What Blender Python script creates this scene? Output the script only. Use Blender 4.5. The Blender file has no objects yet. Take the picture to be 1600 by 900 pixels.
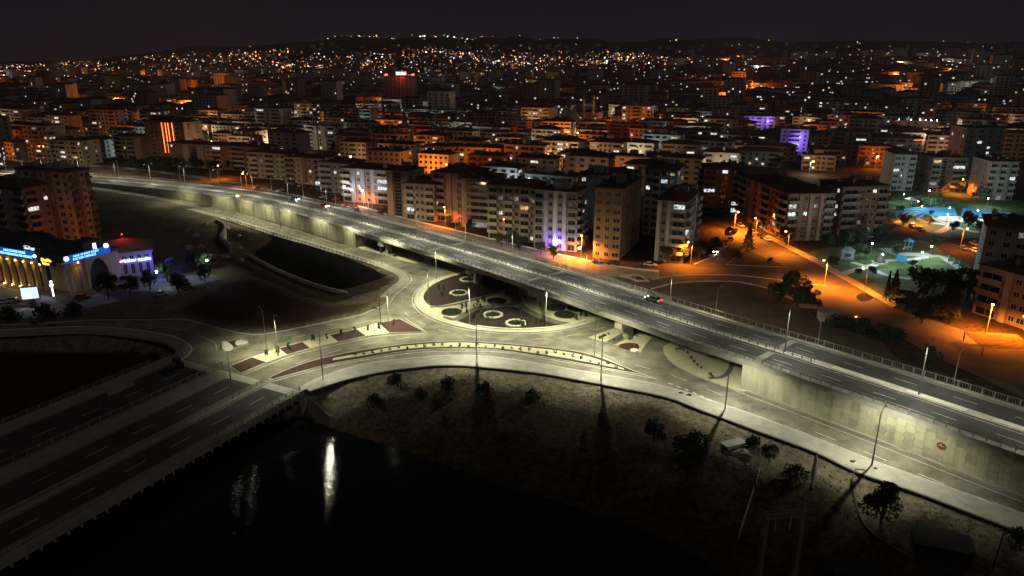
import bpy, math, random
import numpy as np
from mathutils import Vector
from mathutils.geometry import tessellate_polygon
random.seed(7)
SC = bpy.context.scene
COL = SC.collection
rad = math.radians
# ------------------------------------------------------------------ camera
F, H = 1100.0, 65.0                      # focal length in px of a 1600 px wide picture, height above the junction
P = math.atan((450 - 97) / F)
cam = bpy.data.cameras.new('camera'); cam.sensor_width = 36; cam.lens = 36 * F / 1600
cam.clip_start = 0.5; cam.clip_end = 20000
camo = bpy.data.objects.new('camera', cam); COL.objects.link(camo)
camo.location = (0, 0, H); camo.rotation_euler = (math.pi / 2 - P, 0, 0)
SC.camera = camo
# ------------------------------------------------------------------ night sky
w = bpy.data.worlds.new('World'); SC.world = w; w.use_nodes = True
nt = w.node_tree; nt.nodes.clear()
out = nt.nodes.new('ShaderNodeOutputWorld')
sky = nt.nodes.new('ShaderNodeTexSky'); sky.sky_type = 'NISHITA'; sky.sun_disc = False
sky.sun_elevation = rad(-9); sky.sun_rotation = rad(200)
b1 = nt.nodes.new('ShaderNodeBackground'); b1.inputs[1].default_value = 0.02
nt.links.new(sky.outputs[0], b1.inputs[0])
tc = nt.nodes.new('ShaderNodeTexCoord'); sx = nt.nodes.new('ShaderNodeSeparateXYZ')
nt.links.new(tc.outputs['Generated'], sx.inputs[0])
rp = nt.nodes.new('ShaderNodeValToRGB')      # glow of the city on the air, an even band all the way round
e = rp.color_ramp.elements
e[0].position = 0.0; e[0].color = (0.0135, 0.0098, 0.0150, 1)
e[1].position = 0.45; e[1].color = (0.0028, 0.0023, 0.0034, 1)
m_ = rp.color_ramp.elements.new(0.10); m_.color = (0.0058, 0.0045, 0.0070, 1)
nt.links.new(sx.outputs[2], rp.inputs[0])
b2 = nt.nodes.new('ShaderNodeBackground'); b2.inputs[1].default_value = 1.0
nt.links.new(rp.outputs[0], b2.inputs[0])
ad = nt.nodes.new('ShaderNodeAddShader')
nt.links.new(b1.outputs[0], ad.inputs[0]); nt.links.new(b2.outputs[0], ad.inputs[1])
nt.links.new(ad.outputs[0], out.inputs[0])
ms = bpy.data.lights.new('ambient_fill', 'SUN'); ms.energy = 0.13; ms.angle = rad(12); ms.color = (1, .88, .78)  # added fill: faint wide sun lifting the shadows like overcast city glow
mo = bpy.data.objects.new('ambient_fill', ms); COL.objects.link(mo); mo.rotation_euler = (rad(48), 0, rad(30))
vs = SC.view_settings
vs.view_transform = 'Standard'; vs.look = 'None'; vs.exposure = 0; vs.gamma = 1; vs.use_curve_mapping = False
cy = SC.cycles
cy.use_denoising = True; cy.max_bounces = 4; cy.diffuse_bounces = 2; cy.glossy_bounces = 2
cy.transmission_bounces = 2; cy.sample_clamp_indirect = 4; cy.use_light_tree = True
cy.caustics_reflective = False; cy.caustics_refractive = False; cy.light_sampling_threshold = 0.002

# ------------------------------------------------------------------ maths
cP, sP = math.cos(P), math.sin(P)
def G(px, py, z=0.0):
    """the point of height z that the photograph shows at pixel px, py"""
    x = (px - 800) / F; u = -(py - 450) / F
    dz = -sP + u * cP
    t = (z - H) / dz
    return Vector((x * t, (cP + u * sP) * t, z))
def GL(l, z=0.0): return [G(a, b, z) for a, b in l]
def pix(p):
    dy = p[1]; dz = p[2] - H
    fw = dy * cP - dz * sP; up = dy * sP + dz * cP
    return (800 + F * p[0] / fw, 450 - F * up / fw, fw)
def spline(pts, step=2.0, closed=False):
    pts = [Vector(p) for p in pts]; n = len(pts); out = []
    for i in range(n if closed else n - 1):
        if closed: p0, p1, p2, p3 = pts[i - 1], pts[i], pts[(i + 1) % n], pts[(i + 2) % n]
        else:
            p1, p2 = pts[i], pts[i + 1]
            p0 = pts[i - 1] if i > 0 else p1 * 2 - p2
            p3 = pts[i + 2] if i + 2 < n else p2 * 2 - p1
        k = max(1, int(round((p2 - p1).length / step)))
        for j in range(k):
            t = j / k
            out.append(0.5 * ((2 * p1) + (p2 - p0) * t + (2 * p0 - 5 * p1 + 4 * p2 - p3) * t * t + (3 * p1 - p0 - 3 * p2 + p3) * t ** 3))
    if not closed: out.append(pts[-1])
    return out
def norms(pts, closed=False):
    n = len(pts); r = []
    for i in range(n):
        a = pts[i - 1] if (i > 0 or closed) else pts[i]
        b = pts[(i + 1) % n] if (i < n - 1 or closed) else pts[i]
        d = b - a; L = math.hypot(d.x, d.y) or 1
        r.append(Vector((-d.y / L, d.x / L, 0)))
    return r
def offs(pts, t, closed=False): return [p + q * t for p, q in zip(pts, norms(pts, closed))]
def atz(pts, z): return [Vector((p[0], p[1], z)) for p in pts]
def resample(pts, step):
    out = [pts[0].copy()]; acc = 0
    for a, b in zip(pts, pts[1:]):
        L = (b - a).length
        while acc + L >= step:
            t = (step - acc) / L; a = a + (b - a) * t; out.append(a.copy()); L = (b - a).length; acc = 0
        acc += L
    return out
def sstep(a, b, x):
    t = np.clip((np.asarray(x, float) - a) / (b - a), 0, 1); return t * t * (3 - 2 * t)
ORD = ['first', 'second', 'third', 'fourth', 'fifth', 'sixth', 'seventh', 'eighth', 'ninth', 'tenth', 'eleventh', 'twelfth', 'thirteenth',
       'fourteenth', 'fifteenth', 'sixteenth', 'seventeenth', 'eighteenth', 'nineteenth', 'twentieth']
def ordn(i):
    if i < 20: return ORD[i]
    t = ['twenty', 'thirty', 'forty', 'fifty', 'sixty', 'seventy', 'eighty', 'ninety'][(i + 1) // 10 - 2]
    return t + ('-' + ORD[(i + 1) % 10 - 1] if (i + 1) % 10 else '-th position')
NUMW = ['zero', 'one', 'two', 'three', 'four', 'five', 'six', 'seven', 'eight', 'nine', 'ten', 'eleven', 'twelve']

# ------------------------------------------------------------------ materials
MATS = {}
def M(name, col, rough=.8, var=.22, scale=.6, metal=0, spec=.3, bump=0, col2=None, fine=9.0, emis=0, sample=True, detail=4, streak=None):
    if name in MATS: return MATS[name]
    m = bpy.data.materials.new(name); m.use_nodes = True; t = m.node_tree; L = t.links
    bs = t.nodes['Principled BSDF']
    bs.inputs['Roughness'].default_value = rough; bs.inputs['Metallic'].default_value = metal
    bs.inputs['Specular IOR Level'].default_value = spec
    if emis:
        bs.inputs['Base Color'].default_value = (*[c * .3 for c in col], 1)
        bs.inputs['Emission Color'].default_value = (*col, 1); bs.inputs['Emission Strength'].default_value = emis
        if not sample: m.cycles.emission_sampling = 'NONE'
    elif var:
        tc = t.nodes.new('ShaderNodeNewGeometry'); src = tc.outputs['Position']
        if streak:
            mp = t.nodes.new('ShaderNodeMapping'); mp.inputs['Scale'].default_value = streak; L.new(src, mp.inputs[0]); src = mp.outputs[0]
        n1 = t.nodes.new('ShaderNodeTexNoise'); n1.inputs['Scale'].default_value = scale; n1.inputs['Detail'].default_value = detail
        n2 = t.nodes.new('ShaderNodeTexNoise'); n2.inputs['Scale'].default_value = scale * fine; n2.inputs['Detail'].default_value = 3
        L.new(src, n1.inputs[0]); L.new(src, n2.inputs[0])
        mm = t.nodes.new('ShaderNodeMath'); mm.operation = 'MULTIPLY_ADD'; mm.inputs[1].default_value = .35
        L.new(n2.outputs[0], mm.inputs[0]); L.new(n1.outputs[0], mm.inputs[2])
        r = t.nodes.new('ShaderNodeValToRGB')
        c2 = col2 or tuple(min(1, c * (1 + var)) for c in col)
        c1 = tuple(c * (1 - var) for c in col)
        r.color_ramp.elements[0].position = .42; r.color_ramp.elements[0].color = (*c1, 1)
        r.color_ramp.elements[1].position = .92; r.color_ramp.elements[1].color = (*c2, 1)
        L.new(mm.outputs[0], r.inputs[0]); L.new(r.outputs[0], bs.inputs['Base Color'])
        if bump:
            bp = t.nodes.new('ShaderNodeBump'); bp.inputs['Strength'].default_value = .5; bp.inputs['Distance'].default_value = bump
            L.new(mm.outputs[0], bp.inputs['Height']); L.new(bp.outputs[0], bs.inputs['Normal'])
    else:
        bs.inputs['Base Color'].default_value = (*col, 1)
    MATS[name] = m; return m
asphalt = M('dusty_asphalt', (.19, .18, .145), .85, .52, .26, bump=.01, fine=6, detail=8)
deck_asphalt = M('deck_asphalt', (.072, .071, .07), .65, .38, .25, fine=8, spec=.4, detail=7)
city_asphalt = M('city_asphalt', (.085, .078, .07), .85, .3, .2, bump=.01)
bridge_asphalt = M('bridge_asphalt', (.09, .085, .078), .85, .35, .18)
concrete = M('concrete', (.36, .345, .30), .85, .22, .35, bump=.01)
panelmat = M('panel_concrete', (.40, .39, .28), .85, .30, .7, streak=(1, 1, .18))
panelmat2 = M('panel_concrete_grey', (.32, .31, .23), .85, .34, .7, streak=(1, 1, .18))
paving = M('pale_paving', (.33, .32, .285), .85, .22, .5, fine=20)
cream = M('cream_gravel', (.56, .53, .38), .9, .14, .5, bump=.02, fine=30)
soil = M('dark_mulch', (.03, .017, .013), .95, .35, .9, bump=.04, fine=15)
maroon = M('maroon_gravel', (.055, .029, .025), .95, .25, .9, bump=.03, fine=20)
kerbm = M('kerb_stone', (.45, .44, .39), .8, .15, .7)
white = M('road_paint', (.66, .65, .60), .7, .35, 1.6)
stone_white = M('white_stone', (.7, .69, .62), .8, .12, 1.)
steel = M('galvanised_steel', (.42, .42, .40), .45, .1, 2., metal=.7)
polem = M('pole_paint', (.34, .33, .30), .5, .08, 2., metal=.3)
dark_metal = M('dark_metal', (.06, .06, .065), .5, .1, 2., metal=.3)
leafm = M('leaves', (.05, .075, .03), .8, .4, .5)
leafd = M('leaves_dark', (.035, .05, .025), .8, .4, .5)
conif = M('needles', (.03, .05, .028), .85, .4, .6)
bark = M('bark', (.07, .05, .035), .9, .3, 2.)
grass = M('lawn', (.06, .11, .038), .95, .6, .3, bump=.03, fine=25)
darkglass = M('dark_glass', (.02, .022, .025), .12, 0, spec=.6)
rooftile = M('roof_tile', (.10, .055, .04), .9, .3, .6, fine=12)
roofgrey = M('roof_felt', (.06, .058, .055), .9, .3, .5)
rubber = M('rubber', (.02, .02, .02), .9, 0)
membrane = M('black_lining', (.006, .006, .0055), 1, .4, .25, spec=.03, fine=18)
rock = M('rubble_stone', (.27, .24, .20), .95, .35, .6, bump=.05)
lens_w = M('lamp_lens_white', (1, .95, .78), emis=30)
lens_o = M('lamp_lens_orange', (1, .36, .05), emis=60)
lens_c = M('lamp_lens_cool', (.75, .92, 1), emis=45)
for m_ in (lens_w, lens_o, lens_c): m_.cycles.emission_sampling = 'NONE'

# ------------------------------------------------------------------ mesh helpers
class MB:
    def __init__(s): s.v = []; s.f = []; s.m = []
    def quad(s, a, b, c, d, mi=0):
        n = len(s.v); s.v += [tuple(a), tuple(b), tuple(c), tuple(d)]; s.f.append((n, n + 1, n + 2, n + 3)); s.m.append(mi)
    def box(s, x0, x1, y0, y1, z0, z1, mi=0):
        n = len(s.v)
        s.v += [(x0, y0, z0), (x1, y0, z0), (x1, y1, z0), (x0, y1, z0), (x0, y0, z1), (x1, y0, z1), (x1, y1, z1), (x0, y1, z1)]
        for q in ((0, 3, 2, 1), (4, 5, 6, 7), (0, 1, 5, 4), (1, 2, 6, 5), (2, 3, 7, 6), (3, 0, 4, 7)):
            s.f.append(tuple(n + i for i in q)); s.m.append(mi)
    def hexa(s, lo, hi, mi=0):
        """lo, hi: four corners each, same winding (anticlockwise from above)"""
        n = len(s.v); s.v += [tuple(p) for p in lo] + [tuple(p) for p in hi]
        for q in ((0, 3, 2, 1), (4, 5, 6, 7), (0, 1, 5, 4), (1, 2, 6, 5), (2, 3, 7, 6), (3, 0, 4, 7)):
            s.f.append(tuple(n + i for i in q)); s.m.append(mi)
    def tube(s, path, r, k=6, mi=0, cap=True):
        path = [Vector(p) for p in path]; n0 = len(s.v)
        rs = r if isinstance(r, (list, tuple)) else [r] * len(path)
        for i, p in enumerate(path):
            d = (path[min(i + 1, len(path) - 1)] - path[max(i - 1, 0)]).normalized()
            a = d.orthogonal().normalized() if abs(d.z) < .99 else Vector((1, 0, 0))
            if abs(d.z) < .99: a = Vector((0, 0, 1)).cross(d).normalized()
            b = d.cross(a)
            for j in range(k):
                t = 2 * math.pi * (j + .5) / k
                s.v.append(tuple(p + a * math.cos(t) * rs[i] + b * math.sin(t) * rs[i]))
        for i in range(len(path) - 1):
            for j in range(k):
                q = n0 + i * k; j2 = (j + 1) % k
                s.f.append((q + j, q + j2, q + k + j2, q + k + j)); s.m.append(mi)
        if cap:
            s.f.append(tuple(n0 + j for j in range(k))[::-1]); s.m.append(mi)
            s.f.append(tuple(n0 + (len(path) - 1) * k + j for j in range(k))); s.m.append(mi)
    def prism(s, poly, z0, z1, mi=0, side=None, bottom=False):
        """upright prism on a polygon; z1 may be a number"""
        poly = [Vector((p[0], p[1], 0)) for p in poly]; n = len(poly)
        ar = sum(poly[i].x * poly[(i + 1) % n].y - poly[(i + 1) % n].x * poly[i].y for i in range(n))
        if ar < 0: poly = poly[::-1]
        n0 = len(s.v)
        s.v += [(p.x, p.y, z1) for p in poly]
        for t in tessellate_polygon([poly]):
            a, b, c = t; cr = (poly[b] - poly[a]).cross(poly[c] - poly[a]).z
            if abs(cr) < 1e-9: continue
            s.f.append((n0 + a, n0 + b, n0 + c) if cr > 0 else (n0 + a, n0 + c, n0 + b)); s.m.append(mi)
        if z0 is not None:
            s.v += [(p.x, p.y, z0) for p in poly]
            for i in range(n):
                j = (i + 1) % n
                s.f.append((n0 + n + i, n0 + n + j, n0 + j, n0 + i)); s.m.append(mi if side is None else side)
    def strip(s, a, b, mi=0):
        n0 = len(s.v); s.v += [tuple(p) for p in a] + [tuple(p) for p in b]; n = len(a)
        for i in range(n - 1):
            s.f.append((n0 + i, n0 + i + 1, n0 + n + i + 1, n0 + n + i)); s.m.append(mi)
    def sweep(s, pts, prof, mi=0, closed=False):
        """prof: list of (lateral, z) points, closed cross-section; pts a polyline (z added)"""
        nn = norms(pts, closed); n0 = len(s.v); k = len(prof); n = len(pts)
        for p, q in zip(pts, nn):
            for (t, z) in prof: s.v.append((p.x + q.x * t, p.y + q.y * t, p.z + z))
        for i in range(n if closed else n - 1):
            i2 = (i + 1) % n
            for j in range(k):
                j2 = (j + 1) % k
                s.f.append((n0 + i * k + j, n0 + i * k + j2, n0 + i2 * k + j2, n0 + i2 * k + j)); s.m.append(mi)
        if not closed:
            s.f.append(tuple(n0 + j for j in range(k))[::-1]); s.m.append(mi)
            s.f.append(tuple(n0 + (n - 1) * k + j for j in range(k))); s.m.append(mi)
    def mesh(s, name, mats, smooth=False):
        me = bpy.data.meshes.new(name); me.from_pydata(s.v, [], s.f)
        for m in (mats if isinstance(mats, (list, tuple)) else [mats]): me.materials.append(m)
        if any(s.m): me.polygons.foreach_set('material_index', s.m)
        if smooth: me.polygons.foreach_set('use_smooth', [True] * len(s.f))
        me.update(); return me
    def build(s, name, mats, parent=None, smooth=False, **kw):
        return link(name, s.mesh(name, mats, smooth), parent, **kw)
def link(name, data, parent=None, loc=None, rz=0, label=None, cat=None, group=None, kind=None, scale=None):
    o = bpy.data.objects.new(name, data); COL.objects.link(o)
    if parent: o.parent = parent
    if loc is not None: o.location = loc
    if rz: o.rotation_euler = (0, 0, rz)
    if scale is not None: o.scale = (scale,) * 3 if isinstance(scale, (int, float)) else scale
    if label: o['label'] = label
    if cat: o['category'] = cat
    if group: o['group'] = group
    if kind: o['kind'] = kind
    return o
def thing(name, label, cat, loc=(0, 0, 0), rz=0, group=None, scale=None):
    return link(name, None, None, loc, rz, label, cat, group, scale=scale)
def structure(name, mb, mats, label=None):
    o = mb.build(name, mats); o['kind'] = 'structure'
    if label: o['label'] = label
    return o
def lamp(parent, kind, loc, power, color, angle=150, blend=.5, rot=None, radius=.12):
    L = bpy.data.lights.new('lamp_light', kind); L.energy = power; L.color = color
    if kind == 'SPOT': L.spot_size = rad(angle); L.spot_blend = blend
    L.shadow_soft_size = radius
    o = bpy.data.objects.new('lamp_light', L); COL.objects.link(o); o.parent = parent; o.location = loc
    if rot: o.rotation_euler = rot
    return o
WARM = (1, .95, .60); NEUT = (1, .96, .72); SOD = (1, .235, .014); COOL = (.72, .92, 1)
# ================================================================== ground
NB = [(1700, 874), (1600, 836), (1444, 776), (1335, 738), (1275, 709), (1178, 673), (1089, 640), (1037, 621), (940, 602), (840, 584), (745, 574),
      (690, 572), (633, 577), (593, 583), (540, 594), (492, 608)]
SHORE = [(1260, 1010), (1170, 920), (1090, 860), (1000, 817), (891, 783), (778, 749), (702, 722), (611, 692), (530, 667), (472, 648)]
W2 = [(300, 556), (285, 545), (262, 535), (200, 526), (100, 523), (0, 526), (-300, 534)]
def xy(l): return np.array([(p[0], p[1]) for p in l], float)
shore_w = GL(SHORE, -5)
w2_w = GL(W2, 0)
RIVER = xy(shore_w + [Vector((-52, 128, 0)), Vector((-70, 143, 0))] + w2_w + [Vector((-900, 150, 0)), Vector((-900, -200, 0)), Vector((200, -200, 0))])
nb_w = [p for p in GL(NB, 0)]
LANDP = xy([Vector((9000, 60, 0)), Vector((150, 48, 0))] + nb_w + [G(474, 615), G(300, 545) + Vector((0, 2, 0))] + [p + Vector((0, 3.5, 0)) for p in w2_w] +
           [Vector((-9000, 170, 0)), Vector((-9000, 9500, 0)), Vector((9000, 9500, 0))])
CANAL = xy(GL([(338, 352), (385, 360), (431, 368), (487, 385), (560, 409), (606, 428), (611, 440), (590, 452), (552, 463), (520, 473), (470, 458), (400, 430), (352, 404), (332, 375)]))
CREEK = xy(GL([(352, 380), (391, 408), (450, 436), (508, 463)], -5))
SOILP = xy(GL([(300, 470), (352, 440), (398, 434), (470, 462), (520, 476), (596, 468), (566, 486), (510, 499), (440, 512), (390, 517), (335, 502), (262, 488)]))
def seg_d(pts, poly, closed=True):
    d = np.full(len(pts), 1e9); n = len(poly)
    for i in range(n if closed else n - 1):
        a = poly[i]; b = poly[(i + 1) % n]; ab = b - a; L = (ab ** 2).sum() or 1e-9
        t = np.clip(((pts - a) @ ab) / L, 0, 1)
        q = a + t[:, None] * ab
        d = np.minimum(d, np.hypot(*(pts - q).T))
    return d
def inside(pts, poly):
    r = np.zeros(len(pts), bool); n = len(poly); x, y = pts[:, 0], pts[:, 1]
    for i in range(n):
        (x1, y1), (x2, y2) = poly[i], poly[(i + 1) % n]
        c = (y1 > y) != (y2 > y)
        with np.errstate(divide='ignore', invalid='ignore'):
            r ^= c & (x < (x2 - x1) * (y - y1) / (y2 - y1 + 1e-12) + x1)
    return r
CREST = np.array([(-400, 98), (0, 99), (120, 97), (230, 93), (330, 80), (400, 77), (520, 67), (600, 65), (700, 61), (770, 63), (860, 67), (1000, 66), (1100, 65), (1200, 68),
                  (1300, 67), (1400, 71), (1500, 70), (1600, 72), (2000, 74)], float)
def terr_far(x, y):
    x = np.asarray(x, float); y = np.asarray(y, float)
    az = x / np.maximum(y, 50); px = 800 + F * az * .95
    z = 58 * sstep(430, 1750, y) * sstep(-.12, .55, az)
    z = z + 14 * sstep(600, 2200, y) * (1 - sstep(-.12, .55, az))
    cr = 65 + (97 - np.interp(px, CREST[:, 0], CREST[:, 1])) / F * 5700
    wig = 9 * np.sin(x * .0061 + 1.3) * np.sin(y * .0043) + 6 * np.sin(x * .013 + y * .008)
    s = sstep(2900, 5650, y)
    cr = cr + s * (13 * np.sin(x * .0047 + .6) + 9 * np.sin(x * .0113 + 2) + 6 * np.sin(x * .024) + 4 * np.sin(x * .051 + 1))
    z = z * (1 - s) + cr * s + wig * sstep(1500, 3500, y) * (1 - .75 * s)
    z = z - 60 * sstep(5700, 7500, y)
    return z
bo_ = G(476, 610)
def terrain(x, y):
    pts = np.c_[np.ravel(x), np.ravel(y)].astype(float)
    z = terr_far(pts[:, 0], pts[:, 1])
    sand = np.zeros(len(pts)); soilw = np.zeros(len(pts))
    near = np.where((pts[:, 1] < 470) & (pts[:, 0] > -420) & (pts[:, 0] < 330))[0]
    p = pts[near]
    land = inside(p, LANDP); riv = inside(p, RIVER)
    dl = seg_d(p, LANDP); dr = seg_d(p, RIVER)
    zz = np.where(land, -.08, np.where(riv, -5 - 1.6 * sstep(0, 6, dr), 0))
    bank = ~land & ~riv
    rough = .35 * np.sin(p[:, 0] * .31 + 1.7 * np.sin(p[:, 1] * .17)) * np.sin(p[:, 1] * .27 + .5) + .18 * np.sin(p[:, 0] * .9 + p[:, 1] * .7)
    f = dl / (dl + dr + 1e-6)
    zz = np.where(bank, -.08 - 4.95 * (f ** 1.15) + rough * np.clip(dl / 4, 0, 1) * np.clip(dr / 3, 0, 1) * 1.3, zz)
    can = inside(p, CANAL); dc = seg_d(p, CREEK, False); de = seg_d(p, CANAL)
    zz = np.where(can, -.08 - 5.2 * (1 - np.clip((dc - 1.0) / (dc - 1.0 + de + 1e-6), 0, 1)), zz)
    uu = (p[:, 0] - bo_[0]) * -.891 + (p[:, 1] - bo_[1]) * .454
    zz = np.where(uu > 41.5, np.maximum(zz, -4.4), zz)
    z[near] += zz
    nz = .5 + .5 * np.sin(p[:, 0] * .23 + 2 * np.sin(p[:, 1] * .11)) * np.sin(p[:, 1] * .19)
    sd = np.where(bank, (1 - sstep(2, 7 + 12 * nz, dl)) * (.7 + .3 * nz), np.where(land & ~can, np.where((p[:, 0] - 79.6) * (291 - 96.4) - (p[:, 1] - 96.4) * (-98 - 79.6) < 0, .6, .2), .15))
    sl = inside(p, SOILP) * sstep(0, 2.5, seg_d(p, SOILP))
    sand[near] = sd; soilw[near] = np.where(land, sl, 0)
    return z, sand, soilw
def tz(x, y): return float(terrain([x], [y])[0][0])
def axis(lo, hi, step, far0, far1, g=1.16):
    a = list(np.arange(lo, hi + .01, step)); s = step
    while a[-1] < far1: s *= g; a.append(a[-1] + s)
    s = step
    while a[0] > far0: s *= g; a.insert(0, a[0] - s)
    return np.array(a)
gx = axis(-215, 110, 2.2, -9000, 9000); gy = axis(28, 300, 2.2, -60, 9000, 1.09)
X, Y = np.meshgrid(gx, gy); Z, SAND, SOIL = terrain(X, Y)
me = bpy.data.meshes.new('ground'); nx, ny = len(gx), len(gy)
idx = np.arange(nx * ny).reshape(ny, nx)
faces = np.c_[idx[:-1, :-1].ravel(), idx[:-1, 1:].ravel(), idx[1:, 1:].ravel(), idx[1:, :-1].ravel()]
me.from_pydata(np.c_[X.ravel(), Y.ravel(), Z].tolist(), [], faces.tolist())
for nm, arr in (('sand', SAND), ('soil', SOIL)):
    at = me.attributes.new(nm, 'FLOAT', 'POINT'); at.data.foreach_set('value', arr.astype(np.float32))
me.polygons.foreach_set('use_smooth', [True] * len(me.polygons))
gm = bpy.data.materials.new('earth'); gm.use_nodes = True; t = gm.node_tree; L = t.links; bs = t.nodes['Principled BSDF']
bs.inputs['Roughness'].default_value = .95; bs.inputs['Specular IOR Level'].default_value = .1
tcn = t.nodes.new('ShaderNodeTexCoord')
def nz_(scale, det=5):
    n = t.nodes.new('ShaderNodeTexNoise'); n.inputs['Scale'].default_value = scale; n.inputs['Detail'].default_value = det
    n.inputs['Roughness'].default_value = .65; L.new(tcn.outputs['Object'], n.inputs[0]); return n
def ramp_(src, c0, c1, p0=.35, p1=.7):
    r = t.nodes.new('ShaderNodeValToRGB'); r.color_ramp.elements[0].position = p0; r.color_ramp.elements[1].position = p1
    r.color_ramp.elements[0].color = (*c0, 1); r.color_ramp.elements[1].color = (*c1, 1); L.new(src, r.inputs[0]); return r
def mix_(f, a, b):
    m = t.nodes.new('ShaderNodeMixRGB'); L.new(f, m.inputs[0]); L.new(a, m.inputs[1]); L.new(b, m.inputs[2]); return m
n1 = nz_(.12); n2 = nz_(.9); n3 = nz_(4.)
scrub = ramp_(n2.outputs[0], (.018, .014, .009), (.085, .062, .036))
sandc = ramp_(n2.outputs[0], (.09, .077, .055), (.25, .215, .155))
soilc = ramp_(n3.outputs[0], (.035, .018, .012), (.10, .052, .033))
a1 = t.nodes.new('ShaderNodeAttribute'); a1.attribute_name = 'sand'; a2 = t.nodes.new('ShaderNodeAttribute'); a2.attribute_name = 'soil'
ma = t.nodes.new('ShaderNodeMath'); ma.operation = 'ADD'; mb_ = t.nodes.new('ShaderNodeMath'); mb_.operation = 'SUBTRACT'
L.new(n1.outputs[0], mb_.inputs[0]); mb_.inputs[1].default_value = .5
L.new(a1.outputs['Fac'], ma.inputs[0]); L.new(mb_.outputs[0], ma.inputs[1])
mc = t.nodes.new('ShaderNodeMapRange'); mc.inputs[1].default_value = .25; mc.inputs[2].default_value = .7; L.new(ma.outputs[0], mc.inputs[0])
mx = mix_(mc.outputs[0], scrub.outputs[0], sandc.outputs[0]); mx2 = mix_(a2.outputs['Fac'], mx.outputs[0], soilc.outputs[0])
L.new(mx2.outputs[0], bs.inputs['Base Color'])
bp = t.nodes.new('ShaderNodeBump'); bp.inputs['Strength'].default_value = .8; bp.inputs['Distance'].default_value = .25
L.new(n2.outputs[0], bp.inputs['Height']); L.new(bp.outputs[0], bs.inputs['Normal'])
me.materials.append(gm)
link('ground', me, kind='structure', label='earth, banks and rolling land under the whole city')
# water
wm = bpy.data.materials.new('river_water'); wm.use_nodes = True; t = wm.node_tree; L = t.links; bs = t.nodes['Principled BSDF']
bs.inputs['Base Color'].default_value = (.006, .008, .008, 1); bs.inputs['Roughness'].default_value = .06
tcn = t.nodes.new('ShaderNodeTexCoord'); n = t.nodes.new('ShaderNodeTexNoise'); n.inputs['Scale'].default_value = 1.0; n.inputs['Detail'].default_value = 2
mp = t.nodes.new('ShaderNodeMapping'); mp.inputs['Scale'].default_value = (.6, 2.4, 1); L.new(tcn.outputs['Object'], mp.inputs[0]); L.new(mp.outputs[0], n.inputs[0])
bp = t.nodes.new('ShaderNodeBump'); bp.inputs['Strength'].default_value = .7; bp.inputs['Distance'].default_value = .085
L.new(n.outputs[0], bp.inputs['Height']); L.new(bp.outputs[0], bs.inputs['Normal'])
q = MB(); q.quad((-420, -60, -5.15), (130, -60, -5.15), (130, 175, -5.15), (-420, 175, -5.15)); structure('river', q, wm, 'dark river flowing under the road bridge')
q = MB(); cw = [Vector((p[0], p[1], -5.0)) for p in CREEK]; q.strip(offs(cw, -1.1), offs(cw, 1.1)); structure('creek', q, wm, 'narrow creek at the foot of the black lined slope')

# ================================================================== viaduct
NE = [(128, 42, 6.6), (112, 60, 6.6), (96, 77.5, 6.6), (79.6, 96.4, 6.5), (66, 113, 6.5), (52.4, 128.8, 6.5), (36.7, 146.2, 6.5), (20, 166, 6.5), (2, 187.3, 6.5), (-18, 209.7, 6.5),
      (-39, 231.7, 6.5), (-57.7, 250.9, 6.5), (-78, 271.8, 6.4), (-98.3, 291, 6.3), (-122, 313, 5.9), (-156.5, 341.0, 4.4), (-189, 363, 3.0), (-232, 387, 1.7), (-290, 411, .8), (-380, 440, .3)]
DE = resample(spline(NE, 1.0), 2.0); DN = [-q for q in norms(DE)]        # far side is to the right of travel
NS = len(DE)
def D(i, t, z=0): p = DE[i]; q = DN[i]; return Vector((p.x + q.x * t, p.y + q.y * t, p.z + z))
def DL(t, z, i0=0, i1=None): return [D(i, t, z) for i in range(i0, NS if i1 is None else i1)]
def near_i(p): return min(range(NS), key=lambda i: (DE[i].x - p[0]) ** 2 + (DE[i].y - p[1]) ** 2)
WD = 19.0
iR = near_i((48.6, 133)); iL = near_i((-57.7, 250.9))
via = thing('viaduct', 'long concrete road viaduct crossing over the planted roundabout', 'viaduct')
def across(prof, i0, i1, name, mat, parent):
    """sweep of a cross-section given as (t, z) along the deck"""
    q = MB(); k = len(prof)
    for i in range(i0, i1):
        for (t_, z_) in prof: q.v.append(tuple(D(i, t_, z_)))
    n = i1 - i0
    for i in range(n - 1):
        for j in range(k):
            j2 = (j + 1) % k; q.f.append((i * k + j, (i + 1) * k + j, (i + 1) * k + j2, i * k + j2)); q.m.append(0)
    q.f.append(tuple(range(k))); q.f.append(tuple((n - 1) * k + j for j in range(k))[::-1]); q.m += [0, 0]
    return q.build(name, mat, parent)
across([(0, -.06), (WD, -.06), (WD, -.5), (0, -.5)], 0, NS, 'deck_slab', concrete, via)
q = MB(); q.strip(DL(1.3, .0), DL(8.3, .0)); q.build('roadway', deck_asphalt, via)
q = MB(); q.strip(DL(10.7, .0), DL(17.7, .0)); q.build('roadway', deck_asphalt, via)
across([(-.15, .18), (1.25, .18), (1.25, -.45), (1.0, -.46), (-.15, -.85)], 0, NS, 'edge_kerb', paving, via)
across([(17.75, .18), (WD + .15, .18), (WD + .15, -.85), (WD - 1, -.46), (17.75, -.45)], 0, NS, 'edge_kerb', paving, via)
for t0 in (.8, 5.2, 9.0, 12.8, 16.6):
    across([(t0, -.5), (t0 + 1.3, -.5), (t0 + 1.1, -1.75), (t0 + .2, -1.75)], iR - 1, iL + 2, 'girder', concrete, via)
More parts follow.
